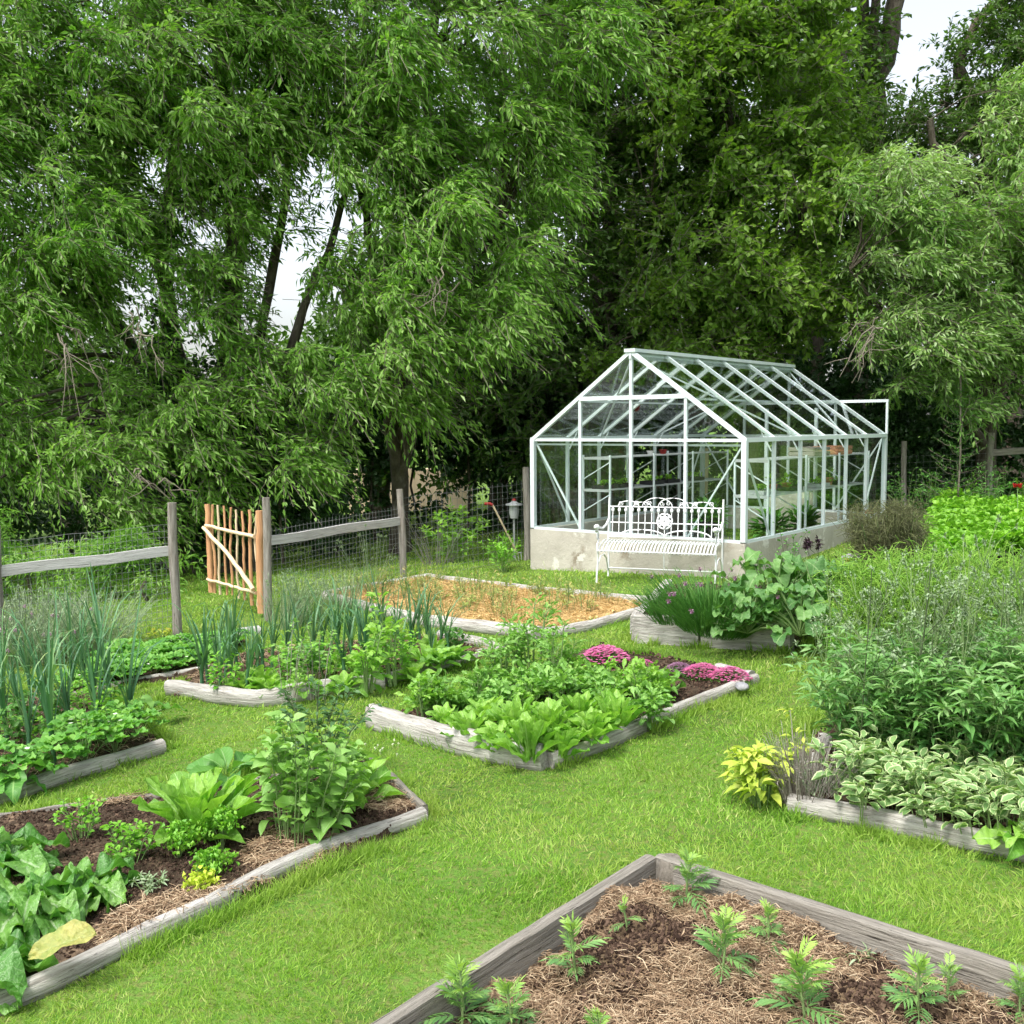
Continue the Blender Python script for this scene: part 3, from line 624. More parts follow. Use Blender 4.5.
# staging
def staging(x0, x1, y0, y1, label):
    r = empty('plant_staging', G2W((x0+x1)/2, (y0+y1)/2, .1), GROT, label=label, cat='plant staging')
    W2, L2 = (x1-x0)/2, (y1-y0)/2
    for z in (.80, 1.22):
        part('shelf', lambda mb: [box(mb, (-W2+i_*(2*W2)/5+.008, -L2, z-.012), (-W2+(i_+1)*(2*W2)/5-.008, L2, z)) for i_ in range(5)]+[box(mb, (-W2, -L2-.012, z-.03), (W2, -L2-.001, z+.004)), box(mb, (-W2, L2+.001, z-.03), (W2, L2+.012, z+.004))], M['galv'], r)
    for sx in (-1, 1):
        for k in range(4):
            y = -L2+k*2*L2/3; part('leg', lambda mb: bar(mb, (sx*W2, y, 0), (sx*W2, y, 1.25), .022, .022), ME, r)
    for k in range(4):
        y = -L2+k*2*L2/3
        for z in (.76, 1.18): part('bracket', lambda mb: bar(mb, (W2*(-1 if x0 < 1 else 1), y, z-.25), (-W2*(-1 if x0 < 1 else 1), y, z-.02), .012, .012), ME, r)
staging(.14, .56, .9, 4.2, 'white two tier metal staging along the left wall inside the greenhouse')
staging(2.32, 2.74, .9, 4.2, 'white two tier metal staging along the right wall inside the greenhouse')
# contents of the shelves
def seedtray(p, label, n=14, w=.2, l=.34, h=.05, mat='black', plants='cover'):
    r = empty('seed_tray', p, GROT, label=label, cat='seed tray')
    part('tray', lambda mb: [box(mb, (-w/2, -l/2, 0), (w/2, l/2, .006)), box(mb, (-w/2, -l/2, .006), (-w/2+.006, l/2, h)), box(mb, (w/2-.006, -l/2, .006), (w/2, l/2, h)), box(mb, (-w/2+.006, -l/2, .006), (w/2-.006, -l/2+.006, h)), box(mb, (-w/2+.006, l/2-.006, .006), (w/2-.006, l/2, h))], M[mat], r)
    part('compost', lambda mb: box(mb, (-w/2+.008, -l/2+.008, .006), (w/2-.008, l/2-.008, h-.01)), M['soil'], r)
    if n:
        mb = MB(); q = np.stack([rng.uniform(-w/2+.02, w/2-.02, n*5), rng.uniform(-l/2+.02, l/2-.02, n*5), np.full(n*5, h)], -1); q = np.repeat(q[::5], 5, 0)
        q[:, 2] += rng.uniform(0, .05, len(q)); scatter(mb, leaf_tpl('ovate', 2), q, sph(len(q))+vec(0, 0, .8), (0, 0, 1), .05, .03); mb.obj('seedlings', M[plants], r)
def pot(p, r0, h, mat, label, leaf=None, n=24, leafL=.07, rim=True):
    r = empty('plant_pot', p, 0, label=label, cat='plant pot')
    mb = MB(); tube(mb, [vec(0, 0, 0), vec(0, 0, h*.8), vec(0, 0, h*.8), vec(0, 0, h)], [r0*.72, r0*.95, r0*1.06, r0*1.08], 16); mb.obj('pot', M[mat], r)
    if leaf:
        mb = MB(); d = sph(n)+vec(0, 0, .8); q = vec(0, 0, h)+nrm(d)*rng.uniform(.02, leafL*1.6, (n, 1)); scatter(mb, leaf_tpl('ovate', 3), q, d, (0, 0, 1), leafL, leafL*.55); mb.obj('foliage', M[leaf], r)
LT = .9+.1-.1
for k, y in enumerate((1.1, 1.5, 2.3, 2.75, 3.5)):
    seedtray(G2W(.35, y, .903), '%s black seed tray from the front on the lower left shelf in the greenhouse' % ORD[k])
for k, y in enumerate((1.2, 2.0, 2.9, 3.6)):
    seedtray(G2W(2.53, y, .903), '%s black seed tray from the front on the lower right shelf in the greenhouse' % ORD[k], mat='black' if k % 2 else 'galv')
pot(G2W(.35, 2.6, 1.323), .055, .06, 'red', 'small red pot on the upper left shelf in the greenhouse')
pot(G2W(.35, 2.25, 1.323), .05, .05, 'whitepl', 'small white pot on the upper left shelf in the greenhouse')
for k, y in enumerate((1.3, 1.7, 3.1)):
    pot(G2W(2.5, y+.25, .903), .06, .1, 'terra', '%s terracotta pot from the front on the lower right shelf' % ORD[k], 'cover', 20)
for k, (x, y) in enumerate(((.5, 3.7), (.75, 3.2), (2.2, 2.2), (2.3, 3.0))):
    pot(G2W(x, y, .1), .13, .22, 'black', '%s black tub with a leafy tomato plant on the greenhouse floor' % ORD[k], 'lettD', 170, .16)
for k, (y, mt) in enumerate(((2.6, 'post'), (3.4, 'terra'))):
    tag(part('wooden_crate', lambda mb: [box(mb, (-.17, -.26, .0), (.17, .26, .012))]+[box(mb, (sx*.17-.006, -.26, .013+z), (sx*.17+.006, .26, .055+z)) for sx in (-1, 1) for z in (0, .055)]+[box(mb, (-.163, sy*.26-.006, .013+z), (.163, sy*.26+.006, .055+z)) for sy in (-1, 1) for z in (0, .055)], M[mt], None, loc=G2W(2.53, y, 1.323)),
        ['greyish shallow wooden crate on the upper right shelf, nearer one', 'reddish brown shallow wooden crate on the upper right shelf, farther one'][k], 'crate').rotation_euler = (0, 0, GROT)

# ---------------- bench ----------------
def spiral(c, r0, r1, a0, turns, n=14):          # in the (x, z) plane
    t = np.linspace(0, 1, n); a = a0+turns*2*math.pi*t; r = r0+(r1-r0)*t
    return [(c[0]+q*math.cos(b_), c[1]+q*math.sin(b_)) for q, b_ in zip(r, a)]
BA = rad(-20); bl = 1.29; bo = G2W(.93, -.20, 0); bo[2] = g(bo[0])
bo = P(722, 578)-vec(math.cos(BA), math.sin(BA), 0)*bl/2; bo[2] = g(bo[0])
print('BENCH clearance', float((P(722, 578)[:2]-A2) @ -v2))
bn = empty('garden_bench', bo, BA, label='ornate white iron bench against the greenhouse wall', cat='bench')
WB = M['bench']; hb = bl/2
def rod(name, pts, r=.008, closed=False): return part(name, lambda mb: tube(mb, pts, r, 7), WB, bn, smooth=True)
for sx in (-1, 1):
    rod('leg', [(sx*hb, .0, 0), (sx*hb, .02, .2), (sx*hb, 0, .42), (sx*hb, .035, .65), (sx*hb, .06, .90)], .012)
    rod('leg', [(sx*hb, -.50, 0), (sx*hb, -.49, .1), (sx*hb, -.455, .22), (sx*hb, -.455, .32), (sx*hb, -.49, .39), (sx*hb, -.47, .43)], .011)
    rod('side_arch', [(sx*hb, -.485, .10), (sx*hb, -.44, .2), (sx*hb, -.33, .27), (sx*hb, -.2, .28), (sx*hb, -.08, .22), (sx*hb, .0, .06)], .008)
    rod('armrest', [(sx*hb, .03, .66), (sx*hb, -.1, .60), (sx*hb, -.25, .575), (sx*hb, -.40, .60), (sx*hb, -.49, .625), (sx*hb, -.53, .60), (sx*hb, -.515, .565), (sx*hb, -.48, .58)], .013)
    rod('armrest_support', [(sx*hb, -.46, .43), (sx*hb, -.41, .47), (sx*hb, -.42, .53), (sx*hb, -.46, .58)], .009)
    rod('scroll', [(sx*hb, -.47+q*.5, .50+w_) for q, w_ in [(a, b_) for a, b_ in spiral((0, 0), .045, .012, 0, 1.3)]], .006)
    part('arm_knob', lambda mb: tube(mb, [vec(sx*hb, -.50+t, .615) for t in np.linspace(-.055, .055, 7)], [.006, .022, .03, .032, .03, .022, .006], 10), WB, bn, smooth=True)
rod('side_rail', [(-hb, .0, .1), (hb, .0, .1)], .008); rod('side_rail', [(0, -.0, .1), (0, -.02, .40)], .007)
def seatf(mb):
    for x in np.linspace(-hb+.012, hb-.012, 34):
        ys = np.linspace(0, 1, 9); pts = [(x, .0-.50*t, .415+.03*math.sin(t*math.pi*1.25+.2)-.055*max(0, t-.82)*5) for t in ys]; 
        for a, b_ in zip(pts[:-1], pts[1:]): bar(mb, a, b_, .014, .004, ext=.002)
    for y, z in ((0, .42), (-.25, .435), (-.50, .365)): bar(mb, (-hb, y, z-.008), (hb, y, z-.008), .016, .012)
part('seat', seatf, WB, bn)
def back(mb):
    def q(x, z): return (x, .0+.06*(z-.42)/.48, z)
    for z in (.80, .62, .46): tube(mb, [q(-hb, z), q(hb, z)], .008, 6)
    for x in np.linspace(-hb+.045, hb-.045, 17):
        tube(mb, [q(x, .46), q(x, .80)], .006, 6)
        if abs(x) < hb-.02:
            tube(mb, [q(x, .735), q(x, .748), q(x, .765), q(x, .782), q(x, .79)], [.004, .015, .02, .014, .004], 8)
    for c0, s_ in ((-.26, 1), (.26, 1)):
        tube(mb, [q(c0+.26*math.cos(a), .47+.075*math.sin(a)) for a in np.linspace(math.pi, 0, 14)], .009, 6)
    for c0, w_, h_ in ((-.42, .12, .06), (-.09, .17, .1), (.09, .17, .1), (.42, .12, .06), (-.26, .1, .05), (.26, .1, .05)):
        tube(mb, [q(c0+w_*math.cos(a), .805+h_*math.sin(a)) for a in np.linspace(math.pi, 0, 12)], .006, 6)
        for s_ in (-1, 1): tube(mb, [q(a, b_) for a, b_ in spiral((c0+s_*w_*.75, .84), .028, .008, 0, 1.2*s_)], .005, 6)
part('backrest', back, WB, bn, smooth=True)
def med(mb):
    q = lambda x, z: (x, .0+.06*(z-.42)/.48-.006, z)
    for r_ in (.085, .05): tube(mb, [q(r_*math.cos(a), .645+r_*math.sin(a)) for a in np.linspace(0, 2*math.pi, 20)], .010, 6)
    for a in np.linspace(0, 2*math.pi, 9)[:-1]: tube(mb, [q(.012*math.cos(a), .645+.012*math.sin(a)), q(.05*math.cos(a), .645+.05*math.sin(a)), q(.082*math.cos(a), .645+.082*math.sin(a))], [.012, .017, .008], 6)
part('medallion', med, WB, bn, smooth=True)
# ---------------- fences and gate ----------------
def wpost(parent, o, p, h, r=.042, lean=(0, 0), seed=0, label=None, mat='post'):
    q = np.array(p)-o
    mb = MB(); n = 9; t = np.linspace(0, 1, n); r_ = np.random.default_rng(seed)
    pts = [(q[0]+lean[0]*a+.008*math.sin(a*5+seed), q[1]+lean[1]*a, q[2]-.1+(h+.1)*a) for a in t]
    tube(mb, pts, r*(1.06-.1*t+.04*r_.normal(size=n)), 12, prof=(1, 1, 2.6), rough=.07, freq=5, seed=seed)
    return tag(mb.obj('post', M[mat], parent), label)
def wirenet(parent, o, a, b_, z0, z1, dx=.075, dz=.075, r=.0016, name='wire_netting'):
    a = np.array(a, float); b_ = np.array(b_, float); L = np.linalg.norm(b_[:2]-a[:2]); mb = MB()
    za = a[2]; zb = b_[2]; ks = np.arange(0, L, dx)/L; P_ = []
    for t in ks:
        p = a+(b_-a)*t; w_ = .012*math.sin(t*9); P_.append([p+vec(0, 0, z0)-o, p+vec(w_, w_, (z0+z1)/2)-o, p+vec(0, 0, z1-.01*math.sin(t*11))-o])
    stems(mb, P_, r, 0, 4); P_ = []
    for z in np.arange(z0, z1+.001, dz):
        tt = np.linspace(0, 1, 9); P_.append([a+(b_-a)*t+vec(.006*math.sin(t*20+z*9), .006, z+.006*math.sin(t*14+z*5))-o for t in tt])
    stems(mb, P_, r, 0, 4); return mb.obj(name, M['wire'], parent)
def wrail(parent, o, p0, p1, w_=.035, h=.10, mat='rail', seed=0):
    mb = MB(); t = np.linspace(0, 1, 12)[:, None]; pts = np.array(p0)*(1-t)+np.array(p1)*t-o; pts[:, 2] += .006*np.sin(t[:, 0]*9+seed)
    tube(mb, pts, 1, 12, prof=(w_/2, h/2, 12), rough=.05, freq=3, seed=seed); return mb.obj('rail', M[mat], parent, smooth=False)
pA = P(177, 637); pB = P(269, 621); pC = P(404, 583); pD = P(527, 560)
pZ = pA+(pA-vec(pB[0], pB[1], pA[2]))*0; pZ = vec(-4.6, pA[1]-.75, g(-4.6)); pY = vec(-6.8, pA[1]-1.6, g(-6.8))
hA = 1.02
f1 = empty('wire_fence', pA, label='grey rail and wire fence with one post at the left, running off the picture', cat='fence')
wpost(f1, pA, pA, 1.31, seed=1); wpost(f1, pA, pZ, 1.25, seed=2); wpost(f1, pA, pY, 1.25, seed=3)
wrail(f1, pA, pA+vec(-.04, 0, .84), pZ+vec(0, 0, .84), seed=1); wrail(f1, pA, pZ+vec(-.02, 0, .84), pY+vec(0, 0, .84), seed=2)
wirenet(f1, pA, pA+vec(0, .05, 0), pZ+vec(0, .05, 0), .02, 1.1, .05, .06); wirenet(f1, pA, pZ+vec(0, .05, 0), pY+vec(0, .05, 0), .02, 1.1, .05, .06)
f2 = empty('wire_fence', pC, label='grey post, rail and wire fence between the wooden gate and the greenhouse', cat='fence')
wpost(f2, pC, pB, 1.27, seed=4, label='pale grey gate post beside the orange gate stile'); wpost(f2, pC, pC, 1.15, lean=(-.03, 0), seed=5); wpost(f2, pC, pD, 1.26, seed=6, r=.045)
wrail(f2, pC, pB+vec(.04, 0, .83), pC+vec(-.03, 0, .77), seed=3)
wirenet(f2, pC, pB+vec(0, .05, 0), pC+vec(0, .05, 0), .02, .95, .06, .06, .0013); wirenet(f2, pC, pC+vec(0, .05, 0), pD+vec(0, .05, 0), .02, 1.08, .085, .085, .0015)
pE = P(903, 512); pE = at(903, 512, 16.2); pE[2] = g(pE[0]); pF = at(989, 512, 15.6); pF[2] = g(pF[0]); pG = vec(pF[0]+2.2, pF[1]-.6, g(pF[0]+2.2)); pX = vec(3.35, 17.6, g(3.35)); pW = at(560, 500, 16.4); pW[2] = g(pW[0])
f3 = empty('wire_fence', pF, label='weathered post and rail fence with netting at the right, before the ivy bank', cat='fence')
wpost(f3, pF, pE, 1.17, seed=7); wpost(f3, pF, pF, 1.23, seed=8); wpost(f3, pF, pG, 1.2, seed=9); wpost(f3, pF, pX, 1.22, seed=10, mat='fresh2', label='pale brown post seen through the greenhouse')
wrail(f3, pF, pF+vec(.03, 0, .93), pG+vec(0, 0, .93), mat='post', seed=5)
wirenet(f3, pF, pE+vec(0, .05, 0), pF+vec(0, .05, 0), .02, .95, .1, .1, .0015); wirenet(f3, pF, pX+vec(0, .05, 0), pE+vec(0, .05, 0), .02, .95, .1, .1, .0015); wirenet(f3, pF, pD+vec(0, .05, 0), pX+vec(0, .05, 0), .02, .95, .1, .1, .0015)
# gate of peeled sticks, standing ajar
hinge = P(262, 617); hinge[2] = g(hinge[0]); tip = P(212, 606); tip[2] = g(tip[0])
gw = np.linalg.norm(tip[:2]-hinge[:2]); ga = math.atan2(tip[1]-hinge[1], tip[0]-hinge[0])
gt = empty('wooden_gate', hinge, ga, label='rustic garden gate of peeled orange sticks with a diagonal brace, standing ajar', cat='gate')
def stick(name, pts, r, mat, seed=0, rough=.06): 
    mb = MB(); pts = np.array(pts, float)*vec(1, 1, 1.09); t = np.linspace(0, 1, 12); s = np.linspace(0, 1, len(pts)); pp = np.stack([np.interp(t, s, pts[:, k]) for k in range(3)], -1)
    pp[1:-1] += np.random.default_rng(seed).normal(0, .0035, (10, 3)); tube(mb, pp, r*np.linspace(1.08, .92, 12), 9, rough=rough, freq=6, seed=seed); return mb.obj(name, M[mat], gt)
stick('stile', [(-.0, 0, .04), (0.01, 0, .5), (-.005, 0, 1.03)], .042, 'fresh', 1); stick('stile', [(gw-.0, 0, .10), (gw+.02, 0, .5), (gw+.045, 0, 1.03)], .034, 'fresh', 2)
stick('cross_rail', [(.03, .045, .78), (gw+.0, .045, .81)], .020, 'fresh2', 3); stick('cross_rail', [(.03, .045, .235), (gw-.0, .045, .245)], .018, 'fresh2', 4)
stick('diagonal_brace', [(.03, .075, .27), (gw*.45, .085, .56), (gw+.0, .075, .79)], .023, 'fresh2', 5)
rr = np.random.default_rng(3)
for k in range(8):
    x = .075+(gw-.13)*k/7.2
    kk = .03 if k == 0 else .0
    stick('picket', [(x+rr.normal(0, .01), 0, .10+rr.uniform(-.02, .04)), (x+rr.normal(0, .012)-kk*.5, .0, .4), (x+rr.normal(0, .012)+kk*1.6, 0, .68), (x+rr.normal(0, .012)+kk*1.2, 0, .85), (x+rr.normal(0, .01)-kk, 0, 1.0+rr.uniform(-.01, .04))], rr.uniform(.012, .019), 'fresh' if k % 3 else 'fresh2', 10+k)
# red handled tool and lantern behind the fence
tb = P(512, 566)+vec(.0, .35, 0)
tl = empty('garden_fork', tb, label='garden tool with a red handle grip leaning on the wire fence', cat='garden tool')
part('shaft', lambda mb: tube(mb, [(0.08, .1, .1), (-.25, -.08, .78)], .014, 8), M['fresh2'], tl, True); part('handle', lambda mb: tube(mb, [(-.25, -.08, .78), (-.29, -.08, .80), (-.36, -.09, .80)], .02, 8), M['red'], tl, True)
part('tines', lambda mb: [bar(mb, (0.08+dx, .1, .12), (.1+dx, .11, -.05), .008) for dx in (-.04, 0, .04)]+[bar(mb, (.03, .1, .12), (.13, .1, .12), .012)], M['galv'], tl)
ln = empty('garden_lantern', pD+vec(-.17, .12, 0), label='small grey lantern with a red cap fixed beside the fence post', cat='lantern')
part('pole', lambda mb: tube(mb, [(0, 0, -.05), (0, 0, .55)], .012, 8), M['galv'], ln, True)
part('shade', lambda mb: tube(mb, [(0, 0, .74), (0, 0, .755), (0, 0, .77), (0, 0, .80)], [.12, .12, .06, .02], 14), M['galv'], ln, True)
part('body', lambda mb: tube(mb, [(0, 0, .56), (0, 0, .65), (0, 0, .74)], [.055, .07, .065], 12), M['galv'], ln, True)
part('cap', lambda mb: tube(mb, [(0, 0, .80), (0, 0, .815), (0, 0, .83)], [.03, .03, .015], 12), M['red'], ln, True)
# slate stone and slab in the herb border
def rock(p, s, label, seed, mat='stone', name='stone'):
    mb = MB(); d = sph(1); n = 14; th_ = np.linspace(0, math.pi, 8); V = []
    tube(mb, [(0, 0, z) for z in np.linspace(0, s[2], 6)], np.array([.8, 1, 1.02, .98, .86, .5]), 14, prof=(s[0], s[1], 3), rough=.14, freq=4/max(s), seed=seed)
    tag(mb.obj(name, M[mat], loc=p), label, 'stone')
rock(P(855, 566)+vec(0, 0, 0), (.22, .14, .13), 'blue grey slate block in front of the greenhouse wall at the right', 3)
rock(P(360, 680, .05), (.06, .05, .05), 'small grey stone among the leeks', 4) if False else None

# =====================================================  PLANTS
def mk(mb, parts, name, mat):
    return (mb.mesh(name, mat), [(n, b_.mesh(n, mt), kd) for n, b_, mt, kd in parts])
def put(variant, name, p, rz=None, s=1.0, label=None, cat='plant', group=None):
    me, parts = variant
    o = link(name, me, None, p); tl_ = .11 if rz is None else 0; o.rotation_euler = (random.uniform(-tl_, tl_), random.uniform(-tl_, tl_), random.uniform(0, 6.28) if rz is None else rz); o.scale = (s, s, s)
    tag(o, label, cat, group)
    for n, m_, kd in parts:
        for lc in (kd if kd is not None else [None]): link(n, m_, o, lc)
    return o
LT_ = {}
def tpls(prof, n, fold, droop, wave, k=4, cols=2, **kw):
    key = (prof, n, fold, droop, wave, cols, tuple(kw.items()))
    if key not in LT_: LT_[key] = [leaf_tpl(prof, n, fold, droop, wave, cols, seed=i_, **kw) for i_ in range(k)]
    return LT_[key]
def multi(mb, tp, pos, dirs, up, L, W, rnd=None, mat=0):
    n = len(pos); ch = rng.integers(0, len(tp), n); L = np.broadcast_to(L, (n,)); W = np.broadcast_to(W, (n,)); up = np.broadcast_to(np.asarray(up, float), (n, 3))
    rnd = rng.random(n) if rnd is None else rnd
    for k, t in enumerate(tp):
        m_ = ch == k
        if m_.any(): scatter(mb, t, pos[m_], dirs[m_], up[m_], L[m_], W[m_], rnd[m_], mat)
def rosette(mb, n, L, W, el0=80, el1=15, tp=None, r0=.01, mat=0, z0=0.0, zstep=0.0):
    i_ = np.arange(n); az = i_*2.39996+rng.normal(0, .25, n); f = i_/(n-1)            # inner first
    el = np.radians(el0+(el1-el0)*f+rng.normal(0, 6, n)); d = np.stack([np.cos(az)*np.cos(el), np.sin(az)*np.cos(el), np.sin(el)], -1)
    pos = np.stack([np.cos(az)*r0*(.3+f), np.sin(az)*r0*(.3+f), z0+zstep*(1-f)], -1)
    Ls = L*(.55+.5*np.sin(np.clip(f*1.25+.25, 0, 1.4)*1.3))*rng.uniform(.85, 1.12, n)
    up = np.stack([-np.cos(az)*np.sin(el), -np.sin(az)*np.sin(el), np.cos(el)], -1)+rng.normal(0, .12, (n, 3))
    multi(mb, tp, pos, d, up, Ls, W*Ls/L*rng.uniform(.85, 1.15, n), np.clip(1-f*.8+rng.normal(0, .12, n), 0, 1), mat)
def lettuce(n=22, L=.22, W=.10, el0=80, el1=20, mat='lett', prof='obov', wave=.05, fold=.3, droop=.35, zstep=.03):
    mb = MB(); rosette(mb, n, L, W, el0, el1, tpls(prof, 10, fold, droop, wave, cols=4), .018, zstep=zstep, z0=.0); return mk(mb, [], 'leaves', M[mat])
def leek(n=10, h=.6, W=.021, mat='leek', lean=.35):
    mb = MB(); V = []
    for k in range(n):
        az = (k % 2)*math.pi+rng.normal(0, .5); L = h*rng.uniform(.7, 1.15); n_ = 9; t = np.linspace(0, 1, n_)
        bend = rng.choice([.15, .5, 1.2], p=[.35, .35, .3])*lean*1.9; kink = rng.uniform(.45, .8)
        ang = rad(84)-bend*t*1.2-np.clip(t-kink, 0, 1)*rng.choice([0, 3, 8], p=[.4, .3, .3])
        rr_ = np.concatenate([[0], np.cumsum(np.cos(ang[:-1])*L/(n_-1))]); zz = np.concatenate([[0], np.cumsum(np.sin(ang[:-1])*L/(n_-1))])+.02+k*.012
        side = vec(-math.sin(az), math.cos(az), 0); ce = np.stack([np.cos(az)*rr_, np.sin(az)*rr_, zz], -1); wd = W*.5*np.clip(1.03-t, .02, 1)**.55*rng.uniform(.8, 1.15)
        nn = np.stack([-np.sin(ang)*math.cos(az), -np.sin(ang)*math.sin(az), np.cos(ang)], -1)
        Vv = np.stack([ce-side*wd[:, None]+nn*wd[:, None]*.45, ce, ce+side*wd[:, None]+nn*wd[:, None]*.45], 1).reshape(-1, 3)
        i_ = (np.arange(n_-1)*3)[:, None]; j_ = np.arange(2)[None]
        A = np.zeros((n_*3, 3)); A[:, 0] = np.clip(rng.random()*.7+np.repeat(np.clip(t-.8, 0, 1)*(1.5 if rng.random() < .4 else 0), 3), 0, 1); A[:, 2] = np.tile([-1, 0, 1], n_)
        mb.add(Vv, np.stack([i_+j_, i_+j_+1, i_+j_+4, i_+j_+3], -1).reshape(-1, 4), A)
    tube(mb, [(0, 0, -.02), (0, 0, .08), (.003, 0, .2)], [.014, .013, .009], 8)
    return mk(mb, [], 'leaves', M[mat])
def marigold(h=.18, n=11):
    mb = MB(); st = MB(); stems(st, [[(0, 0, -.01), (.004, 0, h*.5), (0, .004, h*.95)]], [.004], 0, 5); tp = tpls('lance', 3, .25, .15, .0)
    for k in range(n):
        f = k/(n-1); z = h*(.15+.8*f); az = k*2.39996; el = rad(22+50*f)+rng.normal(0, .25); L = h*(.66-.26*f)*rng.uniform(.7, 1.25)
        d = vec(math.cos(az)*math.cos(el), math.sin(az)*math.cos(el), math.sin(el)); t = np.linspace(.2, 1, 6)
        ce = vec(0, 0, z)+d*L*t[:, None]-vec(0, 0, 1)*(t**2)[:, None]*L*.28; stems(st, [[vec(0, 0, z), ce[3], ce[-1]]], [.0014], 0, 3)
        side = nrm(np.cross(d, vec(0, 0, 1))); T = nrm(np.gradient(ce, axis=0)); up = np.cross(side, d)
        pos = np.concatenate([ce[:-1], ce[:-1], ce[-1:]]); dd = np.concatenate([T[:-1]*1.1+side, T[:-1]*1.1-side, T[-1:]]); ll = np.concatenate([L*.52*np.sin(t[:-1]*2.2+.5)]*2+[[L*.4]])
        multi(mb, tp, pos, dd+rng.normal(0, .08, dd.shape), up, ll, ll*.20, np.clip(f+rng.normal(0, .15, len(pos)), 0, 1))
    return mk(mb, [('stem', st, M['stem'], None)], 'leaves', M['marig'])
def shrub(ns=12, h=.45, spread=.22, nl=9, L=.06, W=.035, prof='ovate', mat='potato', stem='stem', droop=.2, sr=.003, basew=.04, leafz=.15, up=.35, clus=1, lobes=0.0, flowers=None, curl=0.0, petiole=.3):
    mb = MB(); st = MB(); az = rng.uniform(0, 6.28, ns); sp = spread*np.sqrt(rng.random(ns)); hh = h*rng.uniform(.65, 1.08, ns)*(1-.25*(sp/spread)**2)
    b0 = np.stack([np.cos(az)*sp*basew/spread, np.sin(az)*sp*basew/spread, np.zeros(ns)-.01], -1); t = np.linspace(0, 1, 6)
    e = np.stack([np.cos(az)*sp, np.sin(az)*sp, hh], -1)
    path = b0[:, None]*(1-t[None, :, None])+e[:, None]*t[None, :, None]; path[:, :, 2] = b0[:, None, 2]+hh[:, None]*np.sin(t*math.pi/2)[None]*(1-curl*t[None]**3)
    path += rng.normal(0, .012*h, path.shape)*t[None, :, None]; stems(st, path, np.linspace(sr, sr*.4, 6)[None].repeat(ns, 0), 0, 4)
    k = ns*nl*clus; si = np.repeat(np.arange(ns), nl*clus); tt = np.repeat(leafz+(1-leafz)*rng.random(ns*nl)**.8, clus); x = tt*5; i0 = np.minimum(x.astype(int), 4)
    pos = path[si, i0]*(1-(x-i0))[:, None]+path[si, i0+1]*(x-i0)[:, None]; a = rng.uniform(0, 6.28, k); d = np.stack([np.cos(a), np.sin(a), rng.normal(up, .35, k)], -1)
    out = np.stack([np.cos(az[si])*sp[si]/spread, np.sin(az[si])*sp[si]/spread, 0*a], -1); d = nrm(d+.5*out)
    LL = L*rng.uniform(.6, 1.2, k)*(1.1-.4*tt)
    pos2 = pos+d*(LL*petiole)[:, None]; stems(st, np.stack([pos, pos2], 1), .0012, 0, 3)
    multi(mb, tpls(prof, 8 if lobes else 4, .25, droop, .02+.05*(lobes > 0), lobes=lobes), pos2, d, vec(0, 0, 1)+rng.normal(0, .35, (k, 3)), LL, LL*W/L, np.clip(tt*.6+rng.normal(.2, .2, k), 0, 1))
    parts = [('stems', st, M[stem], None)]
    if flowers:
        fm, fn, fs = flowers; fl = MB(); idx = rng.integers(0, ns, fn); c = path[idx, -1]+vec(0, 0, .01)
        for q in range(6):
            a = q*math.pi/3+rng.random(fn); scatter(fl, tpls('round', 2, .1, .2, 0)[0], c, np.stack([np.cos(a), np.sin(a), 0*a+.4], -1), (0, 0, 1), fs, fs*.8)
        parts.append(('flowers', fl, M[fm], None))
    return mk(mb, parts, 'leaves', M[mat])
def threads(n=900, h=.6, r=.25, mat='fennel', th_=.0016, L=.09, ns=14):
    mb = MB(); st = MB(); az = rng.uniform(0, 6.28, ns); sp = r*np.sqrt(rng.random(ns)); b0 = np.stack([np.cos(az)*sp*.2, np.sin(az)*sp*.2, 0*az], -1); e = np.stack([np.cos(az)*sp, np.sin(az)*sp, h*rng.uniform(.7, 1, ns)], -1)
    stems(st, np.stack([b0, (b0+e)/2+vec(0, 0, .03), e], 1), .004, 0, 4)
    c = b0[:, None]+(e-b0)[:, None]*np.linspace(.15, 1, 10)[None, :, None]; c = c.reshape(-1, 3); idx = rng.integers(0, len(c), n)
    s = c[idx]+rng.normal(0, r*.13, (n, 3)); d = sph(n)+vec(0, 0, .35); Lk = L*rng.uniform(.5, 1.3, n); stems(mb, np.stack([s, s+d*Lk[:, None]*.5, s+d*Lk[:, None]-vec(0, 0, 1)*(Lk*.25)[:, None]], 1), th_, 0, 3)
    return mk(mb, [('stems', st, M['stem'], None)], 'foliage', M[mat])
